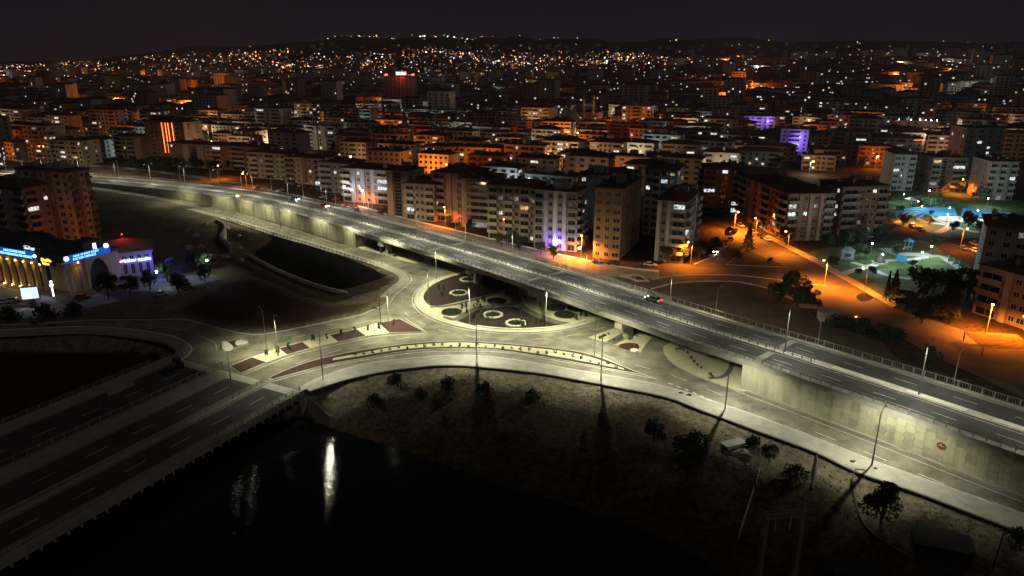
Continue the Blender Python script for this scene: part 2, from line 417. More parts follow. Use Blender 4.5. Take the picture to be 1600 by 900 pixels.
# median: railed strip on the spans, white planter strip on the right-hand approach
across([(8.35, .22), (10.65, .22), (10.65, -.04), (8.35, -.04)], 0, NS, 'median_kerb', M('median_concrete', (.52, .51, .45), .8, .2, .5), via)
i = 0
while i < iR - 2:
    across([(8.75, .34), (10.25, .34), (10.25, .2), (8.75, .2)], i, min(i + 6, iR), 'white_planter_slab', stone_white, via); i += 7
bents = [G(989, 527), G(754, 438), G(618, 394)]
bi = []
for b in bents:
    j = min(range(iR, iL), key=lambda i: (D(i, 5).x - b.x) ** 2 + (D(i, 5).y - b.y) ** 2); bi.append(j)
bi = sorted(bi); bi.insert(1, (bi[0] + bi[1]) // 2 + 1) if bi[1] - bi[0] > 22 else None
def obox(i, t0, t1, w_, z0, z1, name, mat, parent, zabs=True):
    """box across the deck at station i from lateral t0 to t1, length w_ along the road"""
    p = DE[i]; n_ = DN[i]; tg = Vector((-n_.y, n_.x, 0)); q = MB()
    def c(t_, s_, z): return (p.x + n_.x * t_ + tg.x * s_, p.y + n_.y * t_ + tg.y * s_, z)
    cs = [(t0, -w_ / 2), (t1, -w_ / 2), (t1, w_ / 2), (t0, w_ / 2)]
    q.hexa([c(a, b, z0) for a, b in cs], [c(a, b, z1) for a, b in cs]); return q.build(name, mat, parent)
for j in bi:
    zt = DE[j].z
    cap = obox(j, .6, WD - .6, 2.0, zt - 3.0, zt - 1.75, 'pier_cap', concrete, via)
    for tc_ in (1.3, 3.3): obox(j, tc_ - .9, tc_ + .2, 2.3, zt - 3.1, zt - 1.76, 'bearing_block', concrete, via) if tc_ < 2 else None
    for tc_ in (4.2, 14.6):
        p = D(j, tc_); q = MB()
        pr = [(math.copysign(abs(math.cos(a)) ** .6, math.cos(a)) * 1.35, math.copysign(abs(math.sin(a)) ** .6, math.sin(a)) * .95) for a in [k * math.pi / 8 for k in range(16)]]
        an = math.atan2(DN[j].y, DN[j].x)
        q.prism([(p.x + a * math.cos(an) - b * math.sin(an), p.y + a * math.sin(an) + b * math.cos(an)) for a, b in pr], -.3, zt - 3.0); q.build('column', concrete, via)
for j in (near_i(G(828, 440, 6.5)), near_i(G(680, 389, 6.5)), near_i(G(1192, 563, 6.5))):
    obox(j, 1.4, 8.25, 1.5, DE[j].z + .005, DE[j].z + .012, 'expansion_joint', paving, via)
    obox(j, 10.75, 17.6, 1.5, DE[j].z + .005, DE[j].z + .012, 'expansion_joint', paving, via)
for j, nm in ((iR, 'abutment'), (iL, 'abutment')):
    obox(j, .25, WD - .25, 1.2, -.4, DE[j].z - .5, nm, concrete, via)
def lane_lines(fn, n0, n1, dash, gap, w_, parent, mat=white, name='lane_dash'):
    i = n0
    while i + dash < n1:
        q = MB(); ids = range(i, i + dash + 1)
        q.strip([fn(k, -w_ / 2) for k in ids], [fn(k, w_ / 2) for k in ids]); q.build(name, mat, parent); i += dash + gap
for t0 in (4.8, 14.2): lane_lines(lambda k, s, t0=t0: D(k, t0 + s, .01), 2, NS - 12, 2, 3, .16, via)
for t0 in (1.75, 8.0, 11.0, 17.3):
    q = MB(); q.strip(DL(t0 - .08, .01), DL(t0 + .08, .01)); q.build('edge_line', white, via)
# railings
def railing(label, pts, step, h, rails, post_w=.09, mat=steel, name='guard_railing', group=None, infill=False):
    t_ = thing(name, label, 'railing', tuple(pts[0]), group=group); o = pts[0]
    for rz_ in rails:
        q = MB(); q.tube([p - o + Vector((0, 0, rz_)) for p in pts], .07, 4); q.build('rail', mat, t_)
    q = MB(); q.box(-post_w, post_w, -post_w, post_w, 0, h); pm = q.mesh('post', mat)
    rs = resample(pts, step)[:300]
    for p in rs: link('post', pm, t_, p - o)
    if infill:
        q = MB()
        for p in resample(pts, .45)[:1500]: r_ = p - o; q.box(r_.x - .022, r_.x + .022, r_.y - .022, r_.y + .022, .1, h - .05)
        q.build('balusters', mat, t_)['kind'] = 'stuff'
    return t_
e2 = NS - 30
railing('double rail guard fence along the camera side edge of the viaduct', [D(i, .35, .18) for i in range(0, e2)], 2.0, 1.05, (.55, 1.0))
railing('tall baluster fence along the city side edge of the viaduct', [D(i, WD - .3, .18) for i in range(0, e2)], 2.0, 1.35, (.12, 1.3), infill=True)
railing('guard rail on the camera side of the viaduct median', [D(i, 8.75, .22) for i in range(iR - 4, e2)], 2.0, .85, (.5, .8))
railing('guard rail on the city side of the viaduct median', [D(i, 10.25, .22) for i in range(iR - 4, e2)], 2.0, .85, (.5, .8))
# retaining walls under the two approaches
def wall_face(i0, i1, t_, name, label, parent=None):
    r_ = thing(name, label, 'retaining wall'); q = MB()
    sgn = .35 if t_ < 5 else -.35
    ids = range(i0, i1)
    q.strip([D(i, t_ + sgn, 0) * 1 for i in ids], [Vector((D(i, t_ + sgn).x, D(i, t_ + sgn).y, -.5)) for i in ids])
    q.v = [(v[0], v[1], v[2] - .3) if k < len(ids) else v for k, v in enumerate(q.v)]
    q.build('backing', M('joint_dark', (.07, .065, .05), .95, .2, .6), r_); return r_
wr = wall_face(0, iR + 1, .05, 'retaining_wall', 'tall pale wall of interlocking concrete panels beside the near side road')
wl = wall_face(iL, NS - 14, .05, 'retaining_wall', 'tapering plain concrete wall beside the side road above the canal')
wall_face(0, iR + 1, WD - .05, 'retaining_wall', 'city side wall under the near viaduct approach')
wall_face(iL, NS - 14, WD - .05, 'retaining_wall', 'city side wall under the far viaduct approach')
# hexagonal panels on the near approach
def hex_mesh(a, hh, nm, mat):
    q = MB(); pr = [(-a, 0), (-a * .72, -hh), (a * .72, -hh), (a, 0), (a * .72, hh), (-a * .72, hh)]
    n = 6; q.v = [(x, -.16, z) for x, z in pr] + [(x * 1.015, .2, z * 1.015) for x, z in pr]
    q.f = [tuple(range(6))] + [(i, i + 6, (i + 1) % 6 + 6, (i + 1) % 6) for i in range(6)]; q.m = [0] * 7
    return q.mesh(nm, mat)
hm = [hex_mesh(.922, .705, 'panel', panelmat), hex_mesh(.922, .705, 'panel', panelmat2)]
fine = [D(0, 0)]
pathw = resample([D(i, .05) for i in range(0, iR - 3)], 1.62); cnt = 0
for k, p in enumerate(pathw):
    if k < 5 or k >= len(pathw) - 1: continue
    d_ = pathw[k + 1] - p; an = math.atan2(d_.y, d_.x) + math.pi
    for r_ in range(5):
        z = (.72 if k % 2 == 0 else -.01) + 1.46 * r_
        if z > p.z - .3 or cnt >= 300: continue
        kk = 1 if random.random() < .28 else 0
        link('panel', hm[kk], wr, (p.x, p.y, z), an); cnt += 1
ids_ = range(iR - 5, iR + 2); q = MB(); q.strip([Vector((D(i, -.1).x, D(i, -.1).y, -.3)) for i in ids_], [Vector((D(i, -.1).x, D(i, -.1).y, DE[i].z - .6)) for i in ids_]); q.build('end_section', panelmat, wr)
q = MB()
cop = [Vector((p.x, p.y, 0)) for p in DL(0, 0, 0, iR + 1)]
q.sweep(cop, [(-.25, -.1), (.55, -.1), (.55, .25), (-.25, .25)]); q.build('plinth', concrete, wr)
# cast sections on the far approach
pw = [D(i, .05) for i in range(iL, NS - 14)]
for k in range(0, len(pw) - 4, 3):
    q = MB(); lo = []; hi = []
    for p, n_ in ((pw[k], DN[iL + k]), (pw[k + 3], DN[iL + k + 3])):
        lo.append((p, n_)); 
    (p0, n0), (p1, n1_) = lo; d_ = (p1 - p0) * .006
    a0 = p0 + d_; a1 = p1 - d_
    def V_(p, n_, t_, z): return (p.x + n_.x * t_, p.y + n_.y * t_, z)
    q.hexa([V_(a1, n1_, -.12, -.4), V_(a0, n0, -.12, -.4), V_(a0, n0, .4, -.4), V_(a1, n1_, .4, -.4)], [V_(a1, n1_, -.12, a1.z - .7), V_(a0, n0, -.12, a0.z - .7), V_(a0, n0, .4, a0.z - .7), V_(a1, n1_, .4, a1.z - .7)])
    q.build('panel', panelmat2 if k % 2 else panelmat, wl)
# round sign on the near wall
p = G(1473, 704, 3.6); j = near_i(p); p = D(j, -.22); an = math.atan2(DN[j].y, DN[j].x) - math.pi / 2
sg = thing('round_sign', 'round rusty red emblem fixed to the concrete panel wall', 'sign', (p.x, p.y, 3.4), an)
q = MB(); n = 20
q.v = [(math.cos(k * 2 * math.pi / n) * r_, y, math.sin(k * 2 * math.pi / n) * r_) for r_, y in ((.66, 0), (.66, -.09), (.5, -.09)) for k in range(n)]
for a in (0, 1):
    q.f += [(a * n + k, (a + 1) * n + k, (a + 1) * n + (k + 1) % n, a * n + (k + 1) % n) for k in range(n)]
q.m = [0] * len(q.f); q.build('rim', M('rust_red', (.20, .075, .035), .8), sg)
q = MB(); q.v = [(math.cos(k * 2 * math.pi / n) * .51, -.05, math.sin(k * 2 * math.pi / n) * .51) for k in range(n)]; q.f = [tuple(range(n))]; q.m = [0]; q.build('disc', M('rust_dark', (.11, .03, .02), .8), sg)
q = MB(); q.box(-.42, .42, -.1, -.06, -.1, .08); q.box(-.1, .12, -.1, -.06, .0, .38); q.build('emblem', M('faded_mark', (.35, .27, .2), .8), sg)
# ================================================================== junction at ground level
outer = GL([(1720, 850), (1600, 808), (1373, 727), (1249, 678), (1132, 636), (1023, 603), (880, 577), (790, 562), (715, 557), (640, 562), (567, 571), (470, 606)])
outer_s = spline(outer, 2.5)
bridge_o = G(476, 610); BD = Vector((-.454, -.891, 0)); BN = Vector((-.891, .454, 0))
def B(s, u, z=0): p = bridge_o + BD * s + BN * u; return Vector((p.x, p.y, z))
left_top = GL([(-260, 508), (0, 508), (140, 501), (230, 500), (290, 500), (340, 513), (396, 523), (444, 517), (513, 503), (564, 492), (600, 476), (612, 462), (628, 448), (638, 437),
               (630, 427), (600, 415), (567, 405), (487, 381), (431, 365), (380, 349), (340, 337), (300, 327)])
lt_s = spline(left_top, 2.5)
far_left = [D(i, -7.2, 0) for i in range(near_i((-128, 317)), NS - 14)]
left_far2 = [D(i, -.3, 0) for i in range(NS - 15, iL - 1, -1)]
under = GL([(640, 400), (700, 385), (790, 400), (880, 418), (905, 412), (985, 428), (1060, 445)])
right_in = [D(i, -.3, 0) for i in range(iR + 1, -1, -1)]
poly = atz(outer_s, 0) + atz([B(1, 0), B(1, 40), G(300, 548), G(284, 536), G(230, 520), G(150, 514), G(-260, 520)], 0) + atz(lt_s, 0) + atz(far_left, 0) + atz(left_far2, 0)
poly += atz(GL([(640, 392), (690, 378), (760, 392), (850, 410), (905, 412)]), 0)
poly += atz(GL([(1000, 432), (1040, 455), (1075, 500)]), 0) + atz(right_in, 0)
q = MB(); q.prism(poly, None, .0)
rd = structure('road', q, asphalt, 'dusty asphalt of the roundabout and its side roads')
def line(pts, w_, z=.012, name='edge_line', mat=white, parent=rd):
    q = MB(); q.strip(atz(offs(pts, -w_ / 2), z), atz(offs(pts, w_ / 2), z)); return q.build(name, mat, parent)
def dashes(pts, on, off, w_, z=.012, parent=rd, start=0, name='lane_dash'):
    rs = resample(pts, .5); i = start * 2; k = int(on * 2)
    while i + k < len(rs):
        line(rs[i:i + k + 1], w_, z, name, white, parent); i += int((on + off) * 2)
def slab(name, pts, z1, mat, parent, z0=-.05, kerb=None, kw=.3, kmat=None, closed=True):
    q = MB(); q.prism(pts, z0, z1); o = q.build(name, mat, parent)
    if kerb:
        k = MB(); k.sweep(atz(pts, 0), [(-kw / 2, -.04), (kw / 2, -.04), (kw / 2, z1 + kerb), (-kw / 2, z1 + kerb)], closed=True); k.build('kerb', kmat or kerbm, parent)
    return o
# ---- pavement along the bank
sw_in = spline(GL([(1720, 848), (1600, 806), (1373, 726), (1249, 677), (1132, 635), (1023, 602), (880, 576.5), (790, 561.5), (715, 556.5), (640, 561.5), (567, 570.5), (500, 592), (474, 606)]), 2.5)
sw_out = spline(GL([(1720, 876), (1600, 837), (1444, 777), (1335, 739), (1275, 710), (1178, 674), (1089, 641), (1037, 622), (940, 603), (840, 585), (745, 575), (690, 573), (633, 578), (593, 584), (540, 596), (486, 613)]), 2.5)
q = MB(); q.prism(atz(sw_in, 0) + atz(sw_out[::-1], 0), -.3, .13); pv = structure('pavement', q, paving, 'pale pavement between the lower road and the river bank')
q = MB(); q.sweep(atz(sw_out, 0), [(-.22, -.5), (.22, -.5), (.22, .34), (-.22, .34)]); q.build('edging', M('dark_edging', (.07, .065, .05), .9), pv)
q = MB(); q.sweep(atz(sw_in, 0), [(-.16, -.1), (.16, -.1), (.16, .17), (-.16, .17)]); q.build('kerb', kerbm, pv)
line(offs(sw_in, -.75), .17)
# curved kerbs of the track that leaves the pavement towards the camera
q = MB(); c1 = spline([Vector((p.x, p.y, tz(p.x, p.y))) for p in GL([(1275, 710), (1277, 722), (1273, 745), (1270, 760)], -.3)], 1.5)
q.sweep(c1, [(-.15, -.4), (.15, -.4), (.15, .3), (-.15, .3)]); q.build('kerb', M('dark_edging', (.07, .065, .05)), pv)
q = MB(); c1 = spline([Vector((p.x, p.y, tz(p.x, p.y))) for p in GL([(1350, 742), (1336, 741), (1331, 756), (1335, 778), (1347, 806), (1372, 838), (1420, 862)], -.8)], 1.5)
q.sweep(c1, [(-.15, -.4), (.15, -.4), (.15, .3), (-.15, .3)]); q.build('kerb', M('dark_edging', (.07, .065, .05)), pv)
# ---- lower road lines
low_far = spline(GL([(420, 598), (441, 592), (513, 573), (567, 563), (640, 552), (710, 548.5), (790, 551), (890, 567), (960, 580), (1026, 592)]), 2.5)
line(low_far, .17)
line(spline(GL([(1026, 592), (1000, 583), (927, 552)]), 2.5), .15)
side_c = [D(i, -6.0, 0) for i in range(0, iR - 4)]
dashes(side_c, 4, 5, .16)
line([D(i, -2.0, 0) for i in range(0, iR + 2)], .16)
dashes(spline(GL([(1130, 618), (1060, 590), (1000, 572), (960, 560), (930, 548)]), 2), 4, 5, .16)
dashes(spline(GL([(1125, 633), (1080, 612), (1040, 597)]), 2), 1.0, 1.0, .3, name='give_way_dash')
# ---- roundabout
RC = Vector((1.6, 195.4, 0)); RR = 29.0
def circ(c, r_, n=72, a0=0, a1=2 * math.pi): return [Vector((c[0] + r_ * math.cos(a0 + (a1 - a0) * k / n), c[1] + r_ * math.sin(a0 + (a1 - a0) * k / n), 0)) for k in range(n)]
isl = thing('roundabout_island', 'large round planted island with cream paths under the viaduct', 'traffic island', tuple(RC))
isl.location = (0, 0, 0)
q = MB(); q.sweep(circ(RC, RR, 96), [(-.9, -.05), (.2, -.05), (.2, .16), (-.9, .16)], closed=True); q.build('kerb', kerbm, isl)
q = MB(); q.prism(circ(RC, RR + .9, 96), -.05, .10); q.build('apron', asphalt, isl)
q = MB(); q.prism(circ(RC, RR - .3, 96), -.05, .14); q.build('cream_path', cream, isl)
def clipc(pts, r_=RR - 1.2):
    o = []
    for p in pts:
        d_ = Vector((p.x - RC.x, p.y - RC.y, 0)); o.append(RC + d_ * min(1, r_ / max(d_.length, .01)))
    return o
bedA = spline(clipc(GL([(673, 479), (661, 465), (672, 446), (700, 432), (740, 420), (785, 412), (812, 424), (806, 440), (790, 452), (762, 462), (728, 470), (697, 477)])), 2, True)
bedB = spline(clipc(GL([(712, 501), (728, 491), (760, 482), (805, 480), (832, 492), (868, 503), (884, 507), (850, 514), (800, 515), (750, 512)])), 2, True)
bedC = spline(clipc(GL([(850, 420), (900, 424), (950, 440), (960, 470), (930, 462), (880, 446)])), 2, True)
for b_ in (bedA, bedB, bedC): slab('planting_bed', clipc(b_), .20, soil, isl, .1, .03, .25)
pathd = M('grey_path', (.13, .125, .11), .9, .2, .5)
for pl, w_ in ((GL([(803, 438), (804, 452), (807, 468), (818, 482), (838, 493), (868, 504), (890, 508)]), 2.4), (GL([(690, 497), (712, 500), (738, 486), (765, 479), (806, 477)]), 2.2), (GL([(672, 481), (700, 479), (735, 471), (770, 461), (803, 447)]), 1.2)):
    s_ = spline(pl, 1.5); q = MB(); q.strip(atz(clipc(offs(s_, -w_ / 2)), .235), atz(clipc(offs(s_, w_ / 2)), .235)); q.build('grey_path', pathd, isl)
# white stones along the front of the island
q = MB(); q.box(-.42, .42, -.28, .28, 0, .32); sm = q.mesh('edge_stone', stone_white)
for k in range(40):
    a = rad(248 + k * 1.55); link('edge_stone', sm, isl, RC + Vector((math.cos(a), math.sin(a), 0)) * (RR - 1.1) + Vector((0, 0, .14)), a + math.pi / 2)
# planted discs
q = MB()
for k in range(1):
    a0, a1 = -.19, .19
    pr = [(math.cos(a) * r_, math.sin(a) * r_) for r_, a in ((2.15, a0), (2.75, a0), (2.8, 0), (2.75, a1), (2.15, a1), (2.13, 0))]
    q.prism(pr, 0, .28)
rs_ = q.mesh('ring_stone', stone_white)
DISC = [(717, 458, 1, 'upper planting bed'), (770, 492, 1, 'lower planting bed, toward the canal'), (806, 505, 1, 'lower planting bed, by the roundabout kerb'), (732, 437, 2, 'mulch in the shade of the viaduct')]
def disc(px, py, kind, where):
    p = G(px, py, .2); t_ = thing('planter_ring', ('white' if kind == 1 else 'dim grey') + ' stone ring planter in the ' + where, 'planter', (p.x, p.y, .2), group='stone ring planters on the roundabout')
    q = MB(); q.prism(circ((0, 0), 2.0, 24), 0, .12); q.build('soil', soil, t_)
    for k in range(14): link('ring_stone', rs_, t_, (0, 0, 0), k * 2 * math.pi / 14)
    leafball('planting', t_, 1.3, .7, 70, .35, leafm)
def ddisc(px, py, where):
    p = G(px, py, .14); t_ = thing('planted_disc', 'dark round shrub bed in the cream gravel ' + where, 'flower bed', (p.x, p.y, .14), group='dark round beds on the roundabout')
    q = MB(); q.prism(circ((0, 0), 2.7, 28), 0, .2); q.build('soil', soil, t_)
    q = MB(); q.sweep(circ((0, 0), 2.75, 28), [(-.1, 0), (.1, 0), (.1, .25), (-.1, .25)], closed=True); q.build('edging', dark_metal, t_)
    leafball('planting', t_, 2.2, .7, 120, .35, leafd)
def leafball(name, parent, r_, h, n, s, mat, loc=(0, 0, .1), stems=False, smin=.6):
    q = MB()
    for k in range(n):
        a = random.uniform(0, 6.283); rr = r_ * math.sqrt(random.random()); zz = random.random() * h * math.sqrt(max(.05, 1 - (rr / r_) ** 2 * .8))
        leafq(q, (math.cos(a) * rr, math.sin(a) * rr, zz), s * random.uniform(smin, 1.2))
    o = q.build(name, mat, parent); o.location = loc; return o
def leafq(q, c, s, mi=0):
    d = Vector((random.gauss(0, 1), random.gauss(0, 1), random.gauss(.3, .8))).normalized(); a = d.orthogonal().normalized(); b = d.cross(a); c = Vector(c)
    r_ = random.random() * 6.28; a, b = a * math.cos(r_) + b * math.sin(r_), b * math.cos(r_) - a * math.sin(r_)
    n = len(q.v); q.v += [tuple(c - a * s), tuple(c + b * s * .6), tuple(c + a * s), tuple(c - b * s * .6)]; q.f.append((n, n + 1, n + 2, n + 3)); q.m.append(mi)
for a in DISC: disc(*a)
for a in ((706, 488, 'nearest the canal road'), (776, 471, 'between the two mulch beds'), (868, 481, 'just clear of the viaduct shadow'), (882, 492, 'closest to the front kerb of the roundabout'), (902, 482, 'right under the viaduct edge')): ddisc(*a)
# small shrubs planted one by one
def shrub_mesh(n=26, r_=.45, h=.7, s=.22, mat=leafd):
    q = MB()
    for k in range(n):
        a = random.uniform(0, 6.28); rr = r_ * random.random() ** .5
        leafq(q, (math.cos(a) * rr, math.sin(a) * rr, .05 + h * random.random()), s)
    return q.mesh('shrub', mat)
SHM = [shrub_mesh() for _ in range(3)]; SHT = [shrub_mesh(40, .4, 1.5, .26, leafm) for _ in range(2)]
def shrubs(pxs, z, label, group, meshes=SHM, name='shrub', sc=1.0):
    for k, (a, b) in enumerate(sorted(pxs)):
        p = G(a, b, z); o = link(name, random.choice(meshes), None, (p.x, p.y, z), random.random() * 6, label + ', ' + ordn(k) + ' from the left', 'shrub', group, scale=sc * random.uniform(.8, 1.25))
shrubs([(751, 482), (746, 478), (757, 472), (722, 483), (728, 481), (741, 481), (755, 470), (792, 460), (800, 472), (820, 466), (824, 457), (844, 479), (860, 484), (890, 498), (908, 494), (916, 495), (900, 500), (800, 478)], .14, 'slim young shrub on the cream paths of the roundabout', 'young shrubs on the roundabout', SHT)
sp = []
for k in range(26):
    a = rad(random.uniform(100, 250)); rr = random.uniform(6, 24); p = RC + Vector((math.cos(a) * rr, math.sin(a) * rr, 0)); u = pix((p.x, p.y, .2))
    if inside(np.array([[p.x, p.y]]), xy(bedA))[0]: sp.append((u[0], u[1]))
for k in range(30):
    u = (random.uniform(725, 880), random.uniform(484, 513)); p = G(u[0], u[1], .2)
    if inside(np.array([[p.x, p.y]]), xy(bedB))[0]: sp.append(u)
shrubs(sp, .2, 'low shrub growing in the dark mulch of the roundabout', 'shrubs in the roundabout beds', SHT, sc=.9)
# circulating lane marks
dashes(circ(RC, RR + 5.2, 200, rad(205), rad(330)), 3.5, 5, .16)
line(circ(RC, RR + 1.5, 200, rad(120), rad(335)), .15)
# ---- cream wedge between the roundabout and the lower road
w_top = spline(GL([(418, 592), (473, 569), (540, 552.5), (620, 540), (700, 534), (765, 536), (865, 545), (927, 556), (1000, 584)]), 2.5)
w_bot = spline(GL([(418, 596), (441, 589.5), (513, 570.5), (567, 561), (640, 549), (710, 546), (777, 548), (865, 561.5), (940, 575), (1000, 585.5)]), 2.5)
wed = thing('median_island', 'long curved cream gravel median with maroon border and tiny shrubs', 'traffic island')
wp = w_top + w_bot[::-1]
q = MB(); q.prism(wp, -.05, .16); q.build('maroon_border', maroon, wed)
q = MB(); q.sweep(atz(wp, 0), [(-.14, -.04), (.14, -.04), (.14, .2), (-.14, .2)], closed=True); q.build('kerb', kerbm, wed)
ct = spline(GL([(520, 561), (560, 553.5), (620, 543), (700, 536.5), (765, 538.5), (865, 548), (920, 558.5), (975, 577)]), 2.5)
cb = spline(GL([(520, 564), (567, 556.5), (640, 545.5), (710, 543), (777, 545), (865, 557.5), (920, 567), (975, 578.5)]), 2.5)
q = MB(); q.prism(ct + cb[::-1], .1, .2); q.build('gravel', cream, wed)
sp = [(555 + k * 13.6, 0) for k in range(31)]
sp = [(x, np.interp(x, [520, 560, 620, 700, 765, 865, 920, 975], [562.5, 555, 544.5, 540, 542, 553, 563, 577]) + random.uniform(-2.5, 2.5) * min(1, (x - 520) / 160)) for x, _ in sp]
shrubs(sp, .2, 'tiny dark shrub on the long cream gravel median', 'shrubs on the cream median', sc=.85)
# ---- chequered island on the way to the bridge
top = [(359, 573), (393, 559), (436, 545), (472, 535), (515, 524), (557, 515), (593, 505), (625, 499)]
bot = [(376, 584), (417, 567), (449, 555), (485, 545), (529, 535), (572, 526), (609, 521), (663, 519)]
chk = thing('traffic_island', 'strip island chequered with maroon and cream gravel squares', 'traffic island')
q = MB(); q.sweep(atz(GL(top + bot[::-1]), 0), [(-.16, -.04), (.16, -.04), (.16, .2), (-.16, .2)], closed=True); q.build('kerb', kerbm, chk)
tw, bw = GL(top), GL(bot)
for k in range(7):
    slab('maroon_square' if k % 2 == 0 else 'cream_square', [tw[k], tw[k + 1], bw[k + 1], bw[k]], .16 + .004 * (k % 2), maroon if k % 2 == 0 else cream, chk)
shrubs([(416, 556), (434, 552), (452, 546), (489, 533), (511, 529), (534, 523), (554, 519), (575, 516), (593, 513), (615, 508)], .17, 'round shrub on the chequered gravel island', 'shrubs on the chequered island', SHT, sc=1.0)
line(spline(GL([(632, 497), (650, 508), (667, 519.5)]), 1), .16)
line(offs(spline(GL([(376, 586), (417, 569), (449, 557), (485, 547), (529, 537), (572, 528), (609, 523), (667, 520)]), 2), -.5), .16)
dashes(spline(GL([(575, 502), (520, 513), (460, 528), (412, 541)]), 2), 3.5, 5, .15)
dashes(spline(GL([(640, 527), (560, 540), (500, 556), (440, 576)]), 2), 3.5, 5, .15)
line(offs(lt_s[4 * 3:], .9), .14) if False else None
# kerb and pavement on the canal side
kv = spline(GL([(300, 326), (340, 336), (380, 348), (431, 364), (487, 380), (567, 404), (600, 414), (630, 426), (638.5, 437), (628, 448), (612, 462), (600, 476), (564, 492)]), 2)
ki = offs(kv, .0); ko = offs(kv, -3.0)
q = MB(); q.prism(atz(kv[:-8], 0) + atz(ko[:-8][::-1], 0), -.4, .13); pv2 = structure('pavement', q, paving, 'pale pavement rounding the canal corner')
q = MB(); q.sweep(atz(kv, 0), [(-.16, -.05), (.16, -.05), (.16, .18), (-.16, .18)]); q.build('kerb', kerbm, pv2)
line(offs(kv, 1.0)[:-6], .15)
line([D(i, -1.6, 0) for i in range(iL + 2, NS - 18)], .14)
dashes([D(i, -5.0, 0) for i in range(iL + 2, NS - 25)], 3, 5, .14)
railing('low steel rail on the canal side of the side road', [p + Vector((0, 0, .13)) for p in offs(kv, -2.4)[18:-28]], 2.5, .9, (.45, .85), mat=dark_metal)
railing('thin fence between the side road and the long plain wall', [D(i, -1.0, -DE[i].z) for i in range(iL + 4, iL + 34)], 2.5, .8, (.75,), mat=dark_metal)
# ---- left kerbs and splitters
q = MB(); q.sweep(atz(lt_s[:len(lt_s) * 6 // 10], 0), [(-.18, -.05), (.18, -.05), (.18, .18), (-.18, .18)]); q.build('kerb', kerbm, pv2)
sp_ = thing('splitter_island', 'small maroon splitter with two white rounded ends', 'traffic island')
slab('gravel', GL([(347, 548), (347, 536), (366, 532), (386, 534), (388, 538), (365, 545)]), .16, maroon, sp_, kerb=.03)
slab('white_end', spline(GL([(348, 534), (357, 536), (365, 544), (358, 549), (348, 549)]), 1, True), .19, stone_white, sp_)
slab('white_end', spline(GL([(369, 534), (376, 531.5), (387, 534), (387, 537), (372, 541), (368, 538)]), 1, True), .19, stone_white, sp_)
out_k = spline(GL([(-260, 521), (0, 516), (131, 511), (210, 516), (270, 526), (292, 537), (300, 546), (292, 557), (276, 566)]), 2)
q = MB(); q.prism(atz(out_k, 0) + atz(offs(out_k, -3.4)[::-1], 0), -.6, .13); pv3 = structure('pavement', q, paving, 'pavement curving from the bridge along the dark river')
q = MB(); q.sweep(atz(offs(out_k, 0), 0), [(-.18, -.05), (.18, -.05), (.18, .2), (-.18, .2)]); q.build('kerb', stone_white, pv3)
line(spline(GL([(230, 508), (290, 517), (326, 530), (338, 540), (338, 546)]), 2), .15)
# ---- gore and cream beds under the viaduct, right
gore = thing('gore_island', 'triangular cream island with grey stripe beside a viaduct pier', 'traffic island')
slab('gravel', GL([(919, 528), (966, 512), (1005, 522), (1018, 528), (1008, 540), (1001, 551)]), .16, cream, gore, kerb=.04)
q = MB(); q.strip(atz(GL([(945, 536), (985, 514)]), .18), atz(GL([(957, 541), (1000, 520)]), .18)); q.build('grey_path', pathd, gore)
slab('red_bed', spline(GL([(966, 541), (978, 537), (995, 538), (999, 545), (992, 549), (978, 546)]), 1, True), .2, maroon, gore)
slab('white_disc', circ(G(991, 548), 1.0, 16), .24, stone_white, gore)
shrubs([(937, 529), (942, 527), (946, 525), (951, 523), (960, 533), (966, 531), (972, 529), (978, 526), (984, 531), (990, 529)], .16, 'tiny shrub on the cream triangle beside the pier', 'shrubs on the gore island', sc=.8)
p = G(991, 541, .2); sn = thing('road_sign', 'small round road sign on a post on the cream triangle', 'sign', (p.x, p.y, .16))
q = MB(); q.tube([(0, 0, 0), (0, 0, 2.6)], .05, 6); q.build('post', polem, sn)
q = MB(); q.tube([(0, -.06, 2.3), (0, -.1, 2.3)], .42, 14); q.build('plate', M('sign_back', (.5, .5, .5), .5), sn)
ell = thing('cream_bed', 'leaf shaped cream gravel bed under the right end of the viaduct', 'traffic island')
eo = spline(GL([(1037, 548), (1041, 540), (1062, 533), (1110, 545), (1150, 562), (1171, 590), (1168, 612), (1145, 609), (1110, 596), (1075, 582), (1048, 565)]), 1.5, True)
slab('gravel', eo, .17, cream, ell, kerb=.06, kmat=kerbm)
s_ = spline(GL([(1107, 592), (1128, 590), (1140, 580), (1143, 568), (1138, 560), (1105, 558)]), 1); q = MB(); q.strip(atz(offs(s_, -.55), .19), atz(offs(s_, .55), .19)); q.build('dark_path', pathd, ell)
shrubs([(1057, 547), (1062, 546), (1068, 549), (1074, 553), (1080, 560), (1084, 566), (1090, 572), (1096, 576), (1110, 586), (1113, 589)], .17, 'tiny shrub in the leaf shaped cream bed', 'shrubs in the leaf bed', sc=.8)
line(offs(spline(GL([(1040, 545), (1041, 556), (1062, 577), (1100, 595), (1160, 617)]), 1.5), 1.0), .14)
und = thing('cream_bed', 'cream gravel patch under the far end of the viaduct', 'traffic island')
slab('gravel', spline(GL([(560, 387), (600, 384), (650, 394), (672, 405), (650, 412), (612, 402)]), 1.5, True), .16, cream, und, kerb=.04)
shrubs([(573, 382), (582, 386), (590, 390), (598, 394), (608, 397), (617, 401), (604, 388)], .16, 'small shrub on the cream patch under the far end', 'shrubs under the far span', SHT)
spl = thing('splitter_island', 'pale triangular splitter on the city side of the viaduct', 'traffic island')
slab('paving', GL([(968, 431), (990, 428), (1002, 432), (1015, 440), (997, 440)]), .16, paving, spl, kerb=.03)
slab('maroon_bed', GL([(984, 433), (1000, 433), (1009, 438), (996, 438)]), .18, maroon, spl)
